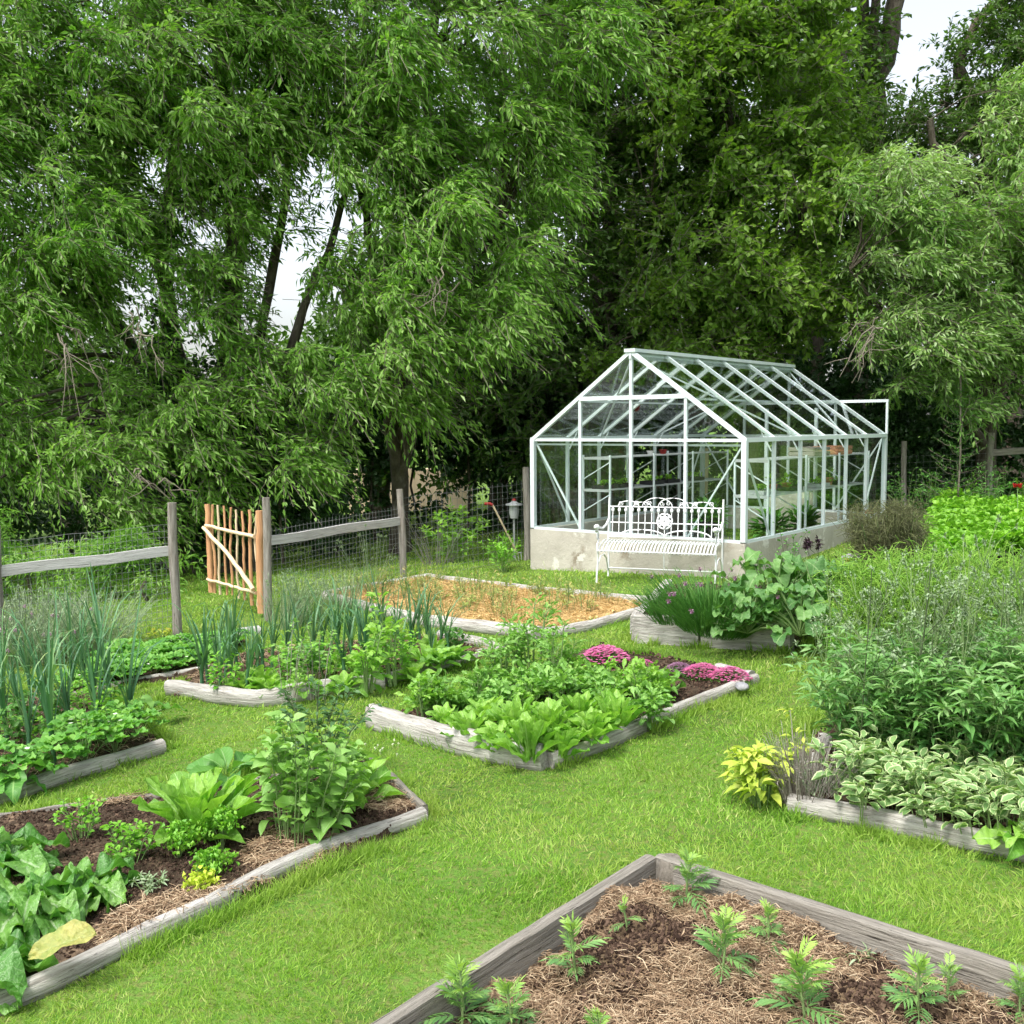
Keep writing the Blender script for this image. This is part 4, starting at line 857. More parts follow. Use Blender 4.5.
def stalks(n=60, h=.4, spread=.15, mat='chive', r=.002, heads=None, hn=0, hs=.012, lean=.5, base=.06, leafy=None):
    mb = MB(); az = rng.uniform(0, 6.28, n); s = np.sqrt(rng.random(n)); b0 = np.stack([np.cos(az)*s*base, np.sin(az)*s*base, 0*az-.01], -1)
    a2 = az+rng.normal(0, .4, n); e = b0+np.stack([np.cos(a2)*s*spread, np.sin(a2)*s*spread, h*rng.uniform(.55, 1.1, n)], -1); mid = b0*.5+e*.5; mid[:, 2] += h*.08
    stems(mb, np.stack([b0, mid, e, e+(e-mid)*.2*vec(1, 1, .1)], 1), np.outer(np.full(n, r), [1, .9, .6, .2]), 0, 3); parts = []
    if heads:
        fl = MB(); idx = rng.choice(n, min(hn, 24), replace=False); d = sph(22); scatter(fl, DIAMOND, d*hs*.2, d, (0, 0, 1), hs, hs*.6); parts.append(('flower_head', fl, M[heads], e[idx]))
    if leafy:
        lf = MB(); k = n*leafy[0]; si = rng.integers(0, n, k); t = rng.random(k); pos = b0[si]*(1-t)[:, None]+e[si]*t[:, None]; d = sph(k)+vec(0, 0, .6); scatter(lf, DIAMOND, pos, d, (0, 0, 1), leafy[1]*rng.uniform(.6, 1.3, k), leafy[2]); parts.append(('leaves', lf, M[leafy[3]], None))
    return mk(mb, parts, 'stalks', M[mat])
def bigleaf(n=9, L=.16, W=.15, pet=.25, mat='squash', prof='round', el0=75, el1=25, wave=.06):
    mb = MB(); st = MB(); i_ = np.arange(n); az = i_*2.4+rng.normal(0, .3, n); f = i_/(n-1); el = np.radians(el0+(el1-el0)*f); P0 = np.zeros((n, 3)); d = np.stack([np.cos(az)*np.cos(el), np.sin(az)*np.cos(el), np.sin(el)], -1)
    pe = pet*rng.uniform(.7, 1.2, n); e = d*pe[:, None]; stems(st, np.stack([P0, e*.55+vec(0, 0, .02), e], 1), .006, 0, 5)
    ld = np.stack([np.cos(az), np.sin(az), rng.normal(-.05, .25, n)], -1); LL = L*rng.uniform(.7, 1.15, n)
    multi(mb, tpls(prof, 10, .12, .25, wave, cols=6) if prof != 'chard' else tpls(prof, 26, .3, .25, wave, cols=12, pucker=.07), e-ld*LL[:, None]*.25, ld, vec(0, 0, 1)+rng.normal(0, .25, (n, 3)), LL, LL*W/L)
    return mk(mb, [('leaf_stalks', st, M['stem'], None)], 'leaves', M[mat])
def seedstem(h=1.0, nb=5, spread=.25, mat='stem', head='lav', hs=.02, lean=(0, 0)):
    mb = MB(); fl = MB(); t = np.linspace(0, 1, 7); main = np.stack([lean[0]*t**1.5+.015*np.sin(t*5), lean[1]*t**1.5, h*t], -1); stems(mb, [main], np.linspace(.0042, .002, 7)[None], 0, 5, rnd=np.array([.5])); ends = [main[-1]]
    for k in range(nb):
        i0 = rng.integers(2, 6); az = rng.uniform(0, 6.28); L = h*rng.uniform(.18, .4); e = main[i0]+vec(math.cos(az)*spread*.6, math.sin(az)*spread*.6, L); m_ = main[i0]*.5+e*.5+vec(math.cos(az), math.sin(az), 0)*spread*.12
        stems(mb, [[main[i0], m_, e]], [.0018], 0, 4); ends.append(e)
        for q in range(2): e2 = m_+vec(*(rng.normal(0, spread*.25, 2)), L*rng.uniform(.35, .7)); stems(mb, [[m_, (m_+e2)/2+rng.normal(0, .008, 3), e2]], [.0013], 0, 3); ends.append(e2)
    ends = np.array(ends); d = sph(12)+vec(0, 0, .3); scatter(fl, DIAMOND, d*0, d, (0, 0, 1), hs*rng.uniform(.7, 1.3, len(d)), hs*.5)
    k = 10; i1 = rng.integers(0, 5, k); pos = main[i1]; d = sph(k)+vec(0, 0, .6); lf = MB(); multi(lf, tpls('lance', 3, .3, .3, .02), pos, d, (0, 0, 1), .09, .018)
    return mk(mb, [('seed_head', fl, M[head], ends), ('stem_leaves', lf, M['scab'], None)], 'stalk', M[mat])
def poppy(h=.5):
    mb = MB(); stems(mb, [[(0, 0, 0), (.02, 0, h*.6), (.0, .02, h)]], [.003], 0, 5); d = sph(20)*vec(1, 1, .3)+vec(0, 0, .5)
    multi(mb, tpls('lance', 3, .3, .3, .03), np.tile(vec(0, 0, .02), (20, 1)), d, (0, 0, 1), .14, .03); fl = MB(); a = np.arange(9)*.7
    multi(fl, tpls('round', 3, -.3, -.15, .05), np.tile(vec(0, .02, h-.005), (9, 1)), np.stack([np.cos(a), np.sin(a), .5+0*a], -1), (0, 0, 1), .04, .045); return mk(mb, [('flower', fl, M['redp'], None)], 'leaves', M['lettD'])
def mat_flowers(r=.16, n=420, mat='pink'):
    mb = MB(); a = rng.uniform(0, 6.28, 700); s = np.sqrt(rng.random(700)); p = np.stack([np.cos(a)*s*r, np.sin(a)*s*r, .05*(1-s**2)+.01], -1); scatter(mb, DIAMOND, p, sph(700)+vec(0, 0, .5), (0, 0, 1), .025, .006); fl = MB()
    a = rng.uniform(0, 6.28, n); s = np.sqrt(rng.random(n)); c = np.stack([np.cos(a)*s*r, np.sin(a)*s*r, .07*(1-s**2)+.025+rng.random(n)*.015], -1); tilt = rng.normal(0, .3, (n, 3))
    for q in range(5):
        b_ = q*1.2566+a; scatter(fl, DIAMOND, c, np.stack([np.cos(b_), np.sin(b_), .15+0*b_], -1)+tilt*.4, (0, 0, 1), .012, .011)
    return mk(mb, [('flowers', fl, M[mat], None)], 'leaves', M['lettD'])
def curly(r=.09, h=.12, n=420, mat='parsley', s=.018):
    mb = MB(); st = MB(); a = rng.uniform(0, 6.28, 16); q = np.sqrt(rng.random(16)); e = np.stack([np.cos(a)*q*r, np.sin(a)*q*r, h*(1-.35*q**2)], -1); stems(st, np.stack([e*vec(.1, .1, 0), e*vec(.5, .5, .6), e], 1), .002, 0, 3)
    i_ = rng.integers(0, 16, n); c = e[i_]+rng.normal(0, .018, (n, 3)); multi(mb, tpls('round', 2, .5, .3, .15), c, sph(n)+vec(0, 0, .6), (0, 0, 1), s, s); return mk(mb, [('stems', st, M['stem'], None)], 'leaves', M[mat])
def strawb(n=12, r=.12, h=.14, fl_n=0):
    mb = MB(); st = MB(); a = np.arange(n)*2.4; q = np.sqrt((np.arange(n)+.5)/n); e = np.stack([np.cos(a)*q*r, np.sin(a)*q*r, h*(1-.5*q**2)*rng.uniform(.8, 1.1, n)], -1); stems(st, np.stack([e*vec(.1, .1, 0), e*vec(.6, .6, .7), e], 1), .002, 0, 3)
    for k in (-1, 0, 1):
        b_ = a+k*1.3; multi(mb, tpls('round', 4, .3, .1, .05, lobes=.12), e, np.stack([np.cos(b_), np.sin(b_), .15+0*b_], -1), (0, 0, 1), .07, .06)
    parts = [('leaf_stalks', st, M['stem'], None)]
    if fl_n:
        fl = MB(); c = np.stack([rng.normal(0, r*.6, fl_n), rng.normal(0, r*.6, fl_n), np.full(fl_n, h*.9)], -1)
        for q in range(5): b_ = q*1.2566+rng.random(fl_n)*.1; scatter(fl, tpls('round', 2, .1, 0, 0)[0], c, np.stack([np.cos(b_), np.sin(b_), .3+0*b_], -1), (0, 0, 1), .014, .013)
        parts.append(('flowers', fl, M['white'], None))
    return mk(mb, parts, 'leaves', M['straw_b'])
def base(px, py, key=None):
    p = P(px, py)
    if key:
        q, h, amp, seed = BEDS[key]; p = P(px, py, h); p[2] = soil_h(np.array([p[0]]), np.array([p[1]]), h, amp, seed)[0]-.003
    return p

# --- bed A: marigold seedlings, each picked out by its place
mar = [marigold(.16, 20), marigold(.135, 15), marigold(.17, 24), marigold(.15, 18), marigold(.12, 13)]
MAR = [(686, 912, .95, 'marigold seedling beside the corner peg of the mulched bed'), (576, 975, 1.15, 'tall marigold seedling against the middle of the left board'),
 (462, 1028, 1.05, 'marigold seedling leaning over the left board, lowest left of the mulched bed'), (512, 1026, .95, 'marigold seedling just right of the one leaning over the left board'),
 (597, 1050, 1.0, 'marigold seedling at the bottom edge below the tall one by the left board'), (722, 988, 1.0, 'marigold seedling in the middle of the straw mulch'),
 (768, 950, .85, 'wide marigold seedling below the right board, second from the corner'), (806, 1024, 1.05, 'pale marigold seedling at the bottom edge right of centre in the mulch'),
 (918, 1030, .95, 'low marigold seedling at the bottom edge near the right board'), (948, 1008, .85, 'small marigold seedling just beyond the low one near the right board'), (1020, 1022, .8, 'marigold seedling cut off at the lower right corner')]
for k, (x, y, s, lb) in enumerate(MAR): put(mar[k % 5], 'marigold_seedling', base(x, y, 'A'), None, s*1.05, lb, 'marigold', 'marigold seedlings in the mulched bed')
put(marigold(.09, 6), 'marigold_seedling', base(627, 942, 'A'), None, 1, 'tiny pale seedling in the straw near the left board', 'marigold', 'marigold seedlings in the mulched bed')
put(shrub(4, .06, .05, 3, .05, .012, 'lance', 'lav', droop=.3), 'grey_seedling', base(856, 958, 'A'), None, 1, 'little silvery leaved seedling beside the right board', 'seedling')
# --- bed B
put(lettuce(30, .36, .095, 89, 28, 'lett', wave=.08, droop=.18), 'cos_lettuce', base(198, 838, 'B'), 1.0, 1.0, 'large bright cos lettuce alone in the dark soil left of the ovate leaved bush', 'lettuce')
put(lettuce(24, .28, .085, 86, 25, 'lett', wave=.09, droop=.25), 'cos_lettuce', base(352, 805, 'B'), None, 1.0, 'bright lettuce squeezed right of the ovate leaved bush', 'lettuce')
put(lettuce(9, .25, .12, 50, 12, 'lettD', wave=.04), 'cos_lettuce', base(228, 775, 'B'), None, 1.0, 'flopped green lettuce behind the large cos lettuce', 'lettuce')
put(shrub(32, .52, .26, 15, .078, .055, 'ovate', 'potato', droop=.3, leafz=.05, sr=.003, basew=.12), 'ovate_leaved_bush', base(302, 840, 'B'), None, 1.12, 'light green bush of oval leaves in the lower left bed', 'bush')
put(shrub(22, .50, .28, 16, .05, .026, 'ovate', 'rose', 'stemd', droop=.2), 'dark_leaved_bush', base(318, 775, 'B'), None, 1.1, 'dark dull green bush behind the light oval leaved bush', 'bush')
put(curly(.08, .12, 420), 'parsley_plant', base(178, 858, 'B'), None, 1, 'curly parsley clump under the left side of the large cos lettuce', 'parsley', 'parsley clumps in the lower left bed')
put(curly(.08, .15, 420), 'parsley_plant', base(222, 850, 'B'), None, 1, 'curly parsley clump under the right side of the large cos lettuce', 'parsley', 'parsley clumps in the lower left bed')
put(curly(.075, .07, 260), 'parsley_plant', base(212, 872, 'B'), None, 1, 'low curly parsley clump on bare soil below the others', 'parsley', 'parsley clumps in the lower left bed')
put(curly(.05, .05, 160, 'yellowpl'), 'yellow_seedling', base(200, 890, 'B'), None, 1, 'small lime yellow curly seedling on bare soil', 'seedling')
put(shrub(16, .20, .14, 16, .035, .022, 'ovate', 'parsley', droop=.2, up=.5), 'celery_plant', base(128, 862, 'B'), None, 1.1, 'bright celery like clump between the chard and the lettuce', 'celery')
put(shrub(12, .20, .12, 12, .035, .022, 'ovate', 'parsley', droop=.2, up=.5), 'celery_plant', base(82, 838, 'B'), None, 1.1, 'bright celery like clump behind the chard', 'celery')
put(shrub(12, .07, .08, 10, .035, .009, 'lance', 'lav', droop=.2), 'silver_herb', base(150, 888, 'B'), None, 1, 'low silvery herb beside the celery clump', 'herb')
chd = [bigleaf(18, .22, .115, .10, 'chard', 'chard', 80, 14, .09), bigleaf(16, .20, .11, .09, 'chard', 'chard', 78, 12, .09)]
put(chd[0], 'chard_plant', base(32, 925, 'B'), .4, 1.35, 'largest chard with broad crinkled leaves at the lower left edge', 'chard', 'chard plants')
put(chd[1], 'chard_plant', base(-25, 990, 'B'), 1.4, 1.3, 'chard cut off by the left edge near the log', 'chard', 'chard plants')
put(chd[1], 'chard_plant', base(5, 872, 'B'), 2.6, 1.25, 'chard at the left edge behind the largest one', 'chard', 'chard plants')
put(chd[0], 'chard_plant', base(88, 900, 'B'), 3.9, 1.0, 'chard with its leaf stretched towards the bare soil', 'chard', 'chard plants')
mb = MB(); multi(mb, tpls('round', 26, .25, .2, .03, cols=12, pucker=.06), np.array([[0, 0, .0]]), np.array([[-1., -.25, -.10]]), (0, -.35, 1), .24, .12)
me_ = mb.mesh('leaf', M['chardold']); put((me_, []), 'old_chard_leaf', base(95, 975, 'B')+vec(.02, -.02, .16), 0, 1.0, 'yellowing old chard leaf with a reddish tip lying across the plants', 'leaf')
# --- bed C
lk = [leek(11, .74), leek(10, .68), leek(12, .80), leek(10, .62)]
lowf = [shrub(9, .24, .12, 12, .06, .036, 'ovate', 'lettD', droop=.25, up=.5), shrub(9, .28, .13, 12, .055, .028, 'ovate', 'parsley', droop=.25, up=.5), lettuce(16, .17, .06, 84, 20, 'lett', wave=.06, droop=.25)]
LOWC = [(18, 745), (42, 750), (66, 748), (90, 730), (110, 720), (0, 740), (55, 728), (80, 710), (30, 722), (102, 745), (-20, 755)]
for k, (x, y) in enumerate(LOWC): put(lowf[k % 2], 'low_green_plant', base(x, y, 'C'), None, rng.uniform(.85, 1.15), 'low leafy green plant growing between the leeks at the left edge', 'plant', 'low greens between the left edge leeks')
LK = [(8, 742), (30, 755), (52, 742), (20, 722), (72, 735), (45, 712), (92, 722), (5, 700), (70, 702), (98, 738), (112, 712), (30, 690), (128, 728), (-25, 760), (-40, 730), (85, 690), (55, 765), (-10, 770)]
for k, (x, y) in enumerate(LK): put(lk[k % 4], 'leek_plant', base(x, y, 'C'), None, rng.uniform(.9, 1.12), 'leek with long blue green leaves among others in the left edge bed', 'leek', 'leeks in the left edge bed')
LK += [(int(a), int(b)) for a, b in zip(rng.uniform(-60, 120, 14), rng.uniform(695, 765, 14))] if False else [(60, 728), (15, 765), (38, 728), (-20, 742), (88, 748), (105, 726), (0, 722), (55, 695), (25, 705), (118, 738), (76, 718), (40, 760)]
SB = [(20, 785), (55, 775), (85, 765), (115, 755), (138, 742), (-10, 790), (75, 750), (120, 735)]
sv = [strawb(16, .15, .2, 2), strawb(14, .14, .18), strawb(16, .16, .22, 3)]
for k, (x, y) in enumerate(SB): put(sv[k % 3], 'strawberry_plant', base(x, y, 'C'), None, rng.uniform(.95, 1.2), 'dark strawberry plant along the log under the leeks at the left edge', 'strawberry', 'strawberry plants under the leeks')
put(bigleaf(8, .17, .12, .18, 'straw_b', 'ovate', 65, 25, .05), 'broad_leaved_plant', base(138, 722, 'C'), None, 1, 'bright broad leaved plant at the right end of the leek bed', 'plant')
put(bigleaf(9, .2, .13, .2, 'straw_b', 'ovate', 65, 25, .05), 'broad_leaved_plant', base(15, 790, 'C'), None, 1, 'broad leaved plant in front of the leeks by the left edge', 'plant')
# --- bed D
LD = [(208, 684), (220, 690), (233, 688), (246, 694), (214, 676), (258, 680), (238, 674), (330, 668), (345, 680), (352, 664), (368, 660), (395, 655), (410, 652), (428, 648), (322, 655), (420, 642), (378, 652), (440, 652), (272, 670), (286, 664)]
LD += [(300, 666), (312, 660), (338, 660), (360, 646), (384, 646), (402, 664), (448, 658), (432, 662), (225, 678), (252, 686), (202, 690), (264, 676), (365, 672), (350, 650), (412, 660)]
lk2 = [leek(10, .56), leek(9, .50), leek(11, .58, mat='leek', lean=.6), leek(12, .5, .015, lean=.8)]
for k, (x, y) in enumerate(LD): put(lk2[k % 4], 'leek_plant', base(x, y, 'D'), None, rng.uniform(.85, 1.12), ('leek standing in the clump at the left end of the gate side bed' if x < 290 else 'leek with yellowing tips in the right half of the gate side bed'), 'leek', 'leeks at the left end of the gate side bed' if x < 290 else 'leeks in the right half of the gate side bed')
put(shrub(6, .62, .10, 16, .11, .05, 'obov', 'lett', droop=.25, up=.5, basew=.03, sr=.008), 'bolting_lettuce', base(392, 682, 'D'), None, 1, 'tall bolting lettuce in the middle of the gate side bed', 'lettuce')
put(shrub(6, .5, .12, 14, .11, .05, 'obov', 'lett', droop=.25, up=.5, basew=.03, sr=.008), 'bolting_lettuce', base(368, 690, 'D'), None, 1, 'shorter bolting lettuce just left of the tallest one', 'lettuce')
LOWD = [(310, 682), (328, 680), (355, 676), (372, 670), (400, 674), (425, 668), (300, 678), (282, 684), (340, 668), (388, 660), (410, 664), (435, 656), (455, 654), (228, 694), (262, 688), (318, 668), (365, 684), (245, 692)]
for k, (x, y) in enumerate(LOWD): put(lowf[k % 3], 'low_green_plant', base(x, y, 'D'), None, rng.uniform(.85, 1.2), 'low leafy green plant filling the gate side bed between leeks', 'plant', 'low greens in the gate side bed')
for k, (x, y, lb) in enumerate([(345, 690, 'low lettuce left of the bolting lettuces'), (415, 678, 'low lettuce right of the tall bolting lettuce'), (440, 668, 'green cabbage seedling near the right end of the gate side bed'), (455, 662, 'last cabbage seedling before the right log end'), (300, 692, 'low lettuce at the foot of the brown stemmed shrub'), (268, 694, 'lettuce at the left end of the gate side bed')]):
    put(lettuce(14, .17, .09, 70, 15, 'kale' if 1 < k < 4 else 'lett'), 'low_lettuce' if k in (0, 1, 4, 5) else 'cabbage_seedling', base(x, y, 'D'), None, 1, lb, 'lettuce' if k in (0, 1, 4, 5) else 'cabbage')
put(shrub(7, .62, .18, 22, .045, .028, 'ovate', 'potato', 'dead', droop=.2, sr=.003, basew=.06), 'brown_stemmed_shrub', base(286, 706, 'D'), None, 1, 'thin brown stemmed shrub with light leaves before the gate', 'shrub')
put(shrub(6, .54, .16, 22, .04, .024, 'ovate', 'potato', 'dead', droop=.2, sr=.003, basew=.06), 'brown_stemmed_shrub', base(318, 700, 'D'), None, 1, 'second thin stemmed shrub right of the first, reddish tips', 'shrub')
# --- bed E
cosv = [lettuce(26, .18, .052, 88, 40, 'lett', droop=.2, wave=.08), lettuce(24, .16, .052, 86, 32, 'lett', droop=.25, wave=.1), lettuce(28, .20, .052, 89, 45, 'lett', droop=.15, wave=.08)]
kal = [shrub(9, .25, .12, 13, .12, .05, 'obov', 'kale', droop=.25, up=.7, basew=.04, sr=.005, lobes=.35), lettuce(22, .20, .07, 84, 25, 'kale', wave=.12, droop=.25), shrub(8, .24, .12, 13, .10, .045, 'obov', 'lett', droop=.25, up=.7, basew=.04, sr=.005, lobes=.4)]
EB = [(470, 742, 0), (500, 752, 1), (530, 760, 2), (560, 755, 0), (592, 742, 1), (618, 730, 2), (485, 728, 1), (515, 738, 2), (548, 740, 0), (578, 728, 2), (605, 716, 0), (445, 730, 1)]
for k, (x, y, v) in enumerate(EB): put(cosv[v], 'cos_lettuce', base(x, y, 'E'), None, rng.uniform(1.0, 1.35), ('upright cos lettuce in the front row of the central bed, %s from the left' % ORD[k]) if k < 6 else 'upright cos lettuce in the second row of the central bed', 'lettuce', 'cos lettuces in the front row' if k < 6 else 'cos lettuces in the second row')
EK = [(440, 716, 0), (468, 712, 0), (495, 708, 1), (520, 704, 0), (545, 706, 1), (572, 700, 0), (598, 698, 1), (622, 694, 0), (645, 698, 1), (668, 698, 0), (690, 690, 1), (610, 712, 1), (455, 712, 1), (480, 706, 0), (505, 715, 1), (530, 712, 0), (558, 712, 0), (585, 705, 1), (612, 702, 0), (640, 708, 1), (655, 698, 0), (632, 690, 1), (600, 688, 0), (570, 690, 1), (665, 706, 1), (678, 692, 1), (425, 722, 1), (646, 722, 1)]
EK = [e for e in EK if not (e[0] > 664 or (580 < e[0] < 640 and e[1] < 700))]
for k, (x, y, v) in enumerate(EK): put(kal[(v*2+k) % 3], 'leafy_green', base(x, y, 'E'), None, rng.uniform(.85, 1.15), 'loose wavy leaved brassica growing in the crowded middle of the central bed', 'brassica', 'leafy greens in the central bed')
bk = shrub(9, .54, .15, 22, .10, .036, 'obov', 'kale', droop=.25, up=.7, basew=.05, sr=.007, lobes=.4)
for k, (x, y, lb) in enumerate([(532, 692, 'tallest bolting green in the central bed'), (556, 700, 'bolting green just right of the tallest one'), (505, 695, 'bolting green just left of the tallest one')]): put(bk, 'bolting_green', base(x, y, 'E'), None, [1.15, .95, .95][k], lb, 'brassica')
for k, (x, y, s, m_, lb) in enumerate([(606, 662, 1.2, 'pink', 'magenta flower mat left behind the greens of the central bed'), (704, 676, 1.0, 'pink', 'magenta flower mat at the far corner, left one'), (730, 680, .95, 'pink', 'magenta flower mat at the far corner, right one'), (680, 672, .7, 'mauve', 'dull mauve flower mat left of the magenta pair'), (645, 666, .45, 'pink', 'small magenta flower patch behind the greens')]):
    put(mat_flowers(.15, 420, m_), 'flower_mat', base(x, y, 'E'), None, s, lb, 'flowers')
rock(base(742, 688, 'E'), (.05, .04, .04), 'small pale stone on the soil by the right magenta flowers', 5); rock(base(468, 722, 'E'), (.04, .04, .05), 'small grey stone among the left lettuces of the central bed', 6)
# --- bed F: sparse seedlings
wd_ = [shrub(5, .18, .07, 7, .035, .009, 'lance', 'weed', droop=.1, up=.8, sr=.0018), stalks(12, .2, .1, 'weed', .0016), shrub(4, .12, .06, 6, .04, .014, 'ovate', 'weed', droop=.2, up=.4, sr=.0018)]
q, h_, am_, se_ = BEDS['F']
for k in range(125):
    uu, vv = random.uniform(.04, .94)**1.15, random.uniform(.06, .94); p = bil(q, uu, vv); p = np.array(p); p[2] = soil_h(p[:1], p[1:2], h_, am_, se_)[0]
    put(wd_[k % 3], 'weedy_seedling', p, None, random.uniform(.8, 1.7), 'thin weedy seedling scattered over the orange chips', 'seedling', 'seedlings on the orange chip bed')
# --- bed G
put(stalks(900, .36, .36, 'chive', .0026, 'mauve', 20, .022, base=.26), 'chive_clump', base(715, 628, 'G'), None, 1, 'dense clump of chives with faded mauve heads near the bench', 'chives')
put(stalks(420, .26, .26, 'chive', .0026, base=.18), 'chive_clump', base(676, 622, 'G'), None, 1, 'lower thinner clump of chives at the left timber corner', 'chives')
sq = [bigleaf(40, .155, .15, .42, el0=85, el1=10), bigleaf(34, .15, .14, .34, el0=85, el1=5), bigleaf(30, .14, .135, .30, el0=80, el1=5)]
for k, (x, y, lb) in enumerate([(772, 622, 'largest squash plant with big round leaves in the timber bed'), (800, 636, 'squash plant right of the largest, nearest the grass'), (748, 634, 'squash plant hanging over the timber, left one'), (812, 612, 'squash plant at the back of the timber bed')]): put(sq[k % 3], 'squash_plant', base(x, y, 'G'), None, [1.2, 1, .95, 1][k], lb, 'squash')
put(lettuce(14, .16, .09, 70, 15, 'cover'), 'lime_lettuce', base(742, 600, 'G'), None, 1, 'lime green lettuce behind the chives', 'lettuce')
put(lettuce(16, .22, .11, 70, 15, 'cover'), 'lime_lettuce', base(838, 622, 'G'), None, 1.1, 'lime green lettuce right of the squash', 'lettuce')
put(seedstem(.55, 4, .2, 'stemd', 'purple', .05), 'dark_purple_plant', P(820, 606), None, 1, 'dark purple leaved stalk before the slate block', 'plant')
put(seedstem(.5, 4, .2, 'stemd', 'purple', .05), 'dark_purple_plant', P(834, 600), 2, .8, 'smaller dark purple stalk beside the taller one', 'plant')
for k, (x, y, lb) in enumerate([(790, 582, 'thin rose bush climbing before the greenhouse corner'), (775, 590, 'lower leafy bush at the foot of the thin rose')]): put(shrub(7, .75 if k == 0 else .4, .3, 12, .05, .03, 'ovate', 'lettD', 'stemd', sr=.003), 'rose_bush', P(x, y), None, 1, lb, 'rose')
mixv = [shrub(16, .34, .2, 12, .05, .018, 'lance', 'scab', up=.6), shrub(14, .3, .2, 12, .045, .024, 'ovate', 'parsley', up=.5), stalks(90, .35, .2, 'fennel', .002, base=.1, leafy=(3, .04, .012, 'cover'))]
MX = [(845, 600), (862, 612), (850, 640), (872, 640), (835, 650), (858, 660), (880, 660), (828, 585), (846, 585), (870, 595), (838, 668)]
for k, (x, y) in enumerate(MX): put(mixv[k % 3], 'border_herb', P(x, y), None, rng.uniform(.85, 1.15), 'mixed green herb in the tangled strip between squash and the big herb bush', 'herb', 'herbs in the tangled strip')
# --- bed H
sc = [shrub(110, .70, .48, 27, .098, .024, 'lance', 'scab', 'stem', droop=.3, up=.5, basew=.2, leafz=.03, sr=.003), shrub(105, .64, .46, 27, .10, .025, 'lance', 'scab', 'stem', droop=.35, up=.45, basew=.2, leafz=.03, sr=.003)]
for k, (x, y, s, lb) in enumerate([(895, 775, 1.0, 'dense dark green herb bush, left part, behind the variegated sage'), (975, 790, 1.05, 'dense dark green herb bush, middle part, behind the variegated sage'), (1065, 800, 1.05, 'dense dark green herb bush cut off by the right edge'), (925, 745, .95, 'dense herb bush standing behind the left and middle ones'), (1010, 750, 1.0, 'dense herb bush at the back near the right edge')]):
    put(sc[k % 2], 'herb_bush', P(x, y), None, s, lb, 'herb bush')
ss = [seedstem(.95, 5, .22), seedstem(.85, 6, .25), seedstem(1.05, 6, .28, 'stemd'), seedstem(.75, 5, .2), seedstem(.9, 4, .2, lean=(.25, .0)), seedstem(.8, 4, .2, lean=(-.25, 0))]
for k in range(46):
    x = random.uniform(825, 1060); y = random.uniform(735, 795); put(ss[k % 6], 'seed_stalk', P(x, y), None, random.uniform(.8, 1.08), 'thin branching stalk with pale seed heads rising from the herb bushes', 'stalk', 'seed stalks over the herb bushes')
ss2 = seedstem(.55, 5, .2, lean=(-.3, -.05))
for k, (x, y) in enumerate([(850, 740), (843, 755), (858, 735), (862, 750), (838, 742)]): put(ss2, 'seed_stalk', P(x, y), .2*k, 1, 'bare stalk arching out left over the lawn from the herb bushes', 'stalk', 'stalks arching over the lawn')
fn = [threads(14000, .80, .36, th_=.0021, ns=34), threads(15000, .80, .34, th_=.0021, ns=30)]
for k, (x, y, lb) in enumerate([(885, 700, 'feathery bright green fennel left of the group behind the herb bushes'), (925, 690, 'feathery bright green fennel in the middle of its group'), (968, 700, 'feathery bright green fennel right of its group'), (1005, 690, 'feathery bright green fennel nearest the right edge')]): put(fn[k % 2], 'fennel_plant', P(x, y), None, 1, lb, 'fennel')
put(threads(16000, .95, .3, 'bronze', .0018, .10, 34), 'bronze_fennel', P(893, 628), None, 1, 'tall hazy bronze fennel in front of the greenhouse end', 'fennel')
vs = [shrub(20, .25, .2, 8, .085, .038, 'ovate', 'vari', 'stem', droop=.15, up=.4, basew=.14, leafz=.2), shrub(20, .19, .2, 8, .08, .036, 'ovate', 'vari', 'stem', droop=.15, up=.4, basew=.14, leafz=.2)]
for k, (x, y) in enumerate([(862, 806), (900, 812), (938, 820), (978, 828), (1015, 838), (925, 795), (968, 802), (1008, 812), (885, 795), (1048, 845)]): put(vs[k % 2], 'variegated_sage', base(x, y, 'H'), None, rng.uniform(.95, 1.15), 'cream edged sage spreading along the pale log at the right', 'sage', 'variegated sage along the log')
put(bigleaf(8, .12, .09, .08, 'lett', 'ovate', 60, 15), 'green_dock', base(1015, 848, 'H'), None, 1, 'plain green leafy plant at the right edge on the log', 'plant')
put(shrub(20, .27, .17, 11, .095, .04, 'ovate', 'ysage', 'stem', droop=.4, up=.35, basew=.05, leafz=.15, sr=.004), 'golden_sage', P(760, 806), None, 1, 'golden yellow leaved sage at the left end of the pale log', 'sage')
put(shrub(5, .40, .05, 5, .07, .024, 'lance', 'ysage', 'dead', droop=.3, up=.35, basew=.04, leafz=.75, sr=.004), 'golden_sage', P(800, 796), None, 1, 'small yellow shoot rising from the dead lavender', 'sage')
put(stalks(260, .30, .15, 'dead', .0022, base=.10, leafy=(3, .02, .004, 'dead')), 'dead_lavender', P(806, 806), None, 1, 'dead grey lavender bush between the golden sage and the pale log', 'lavender')
put(stalks(160, .2, .14, 'lav', .002, base=.09, leafy=(4, .022, .005, 'lav')), 'silver_lavender', P(832, 806), None, 1, 'low silvery stems right of the dead lavender', 'lavender')
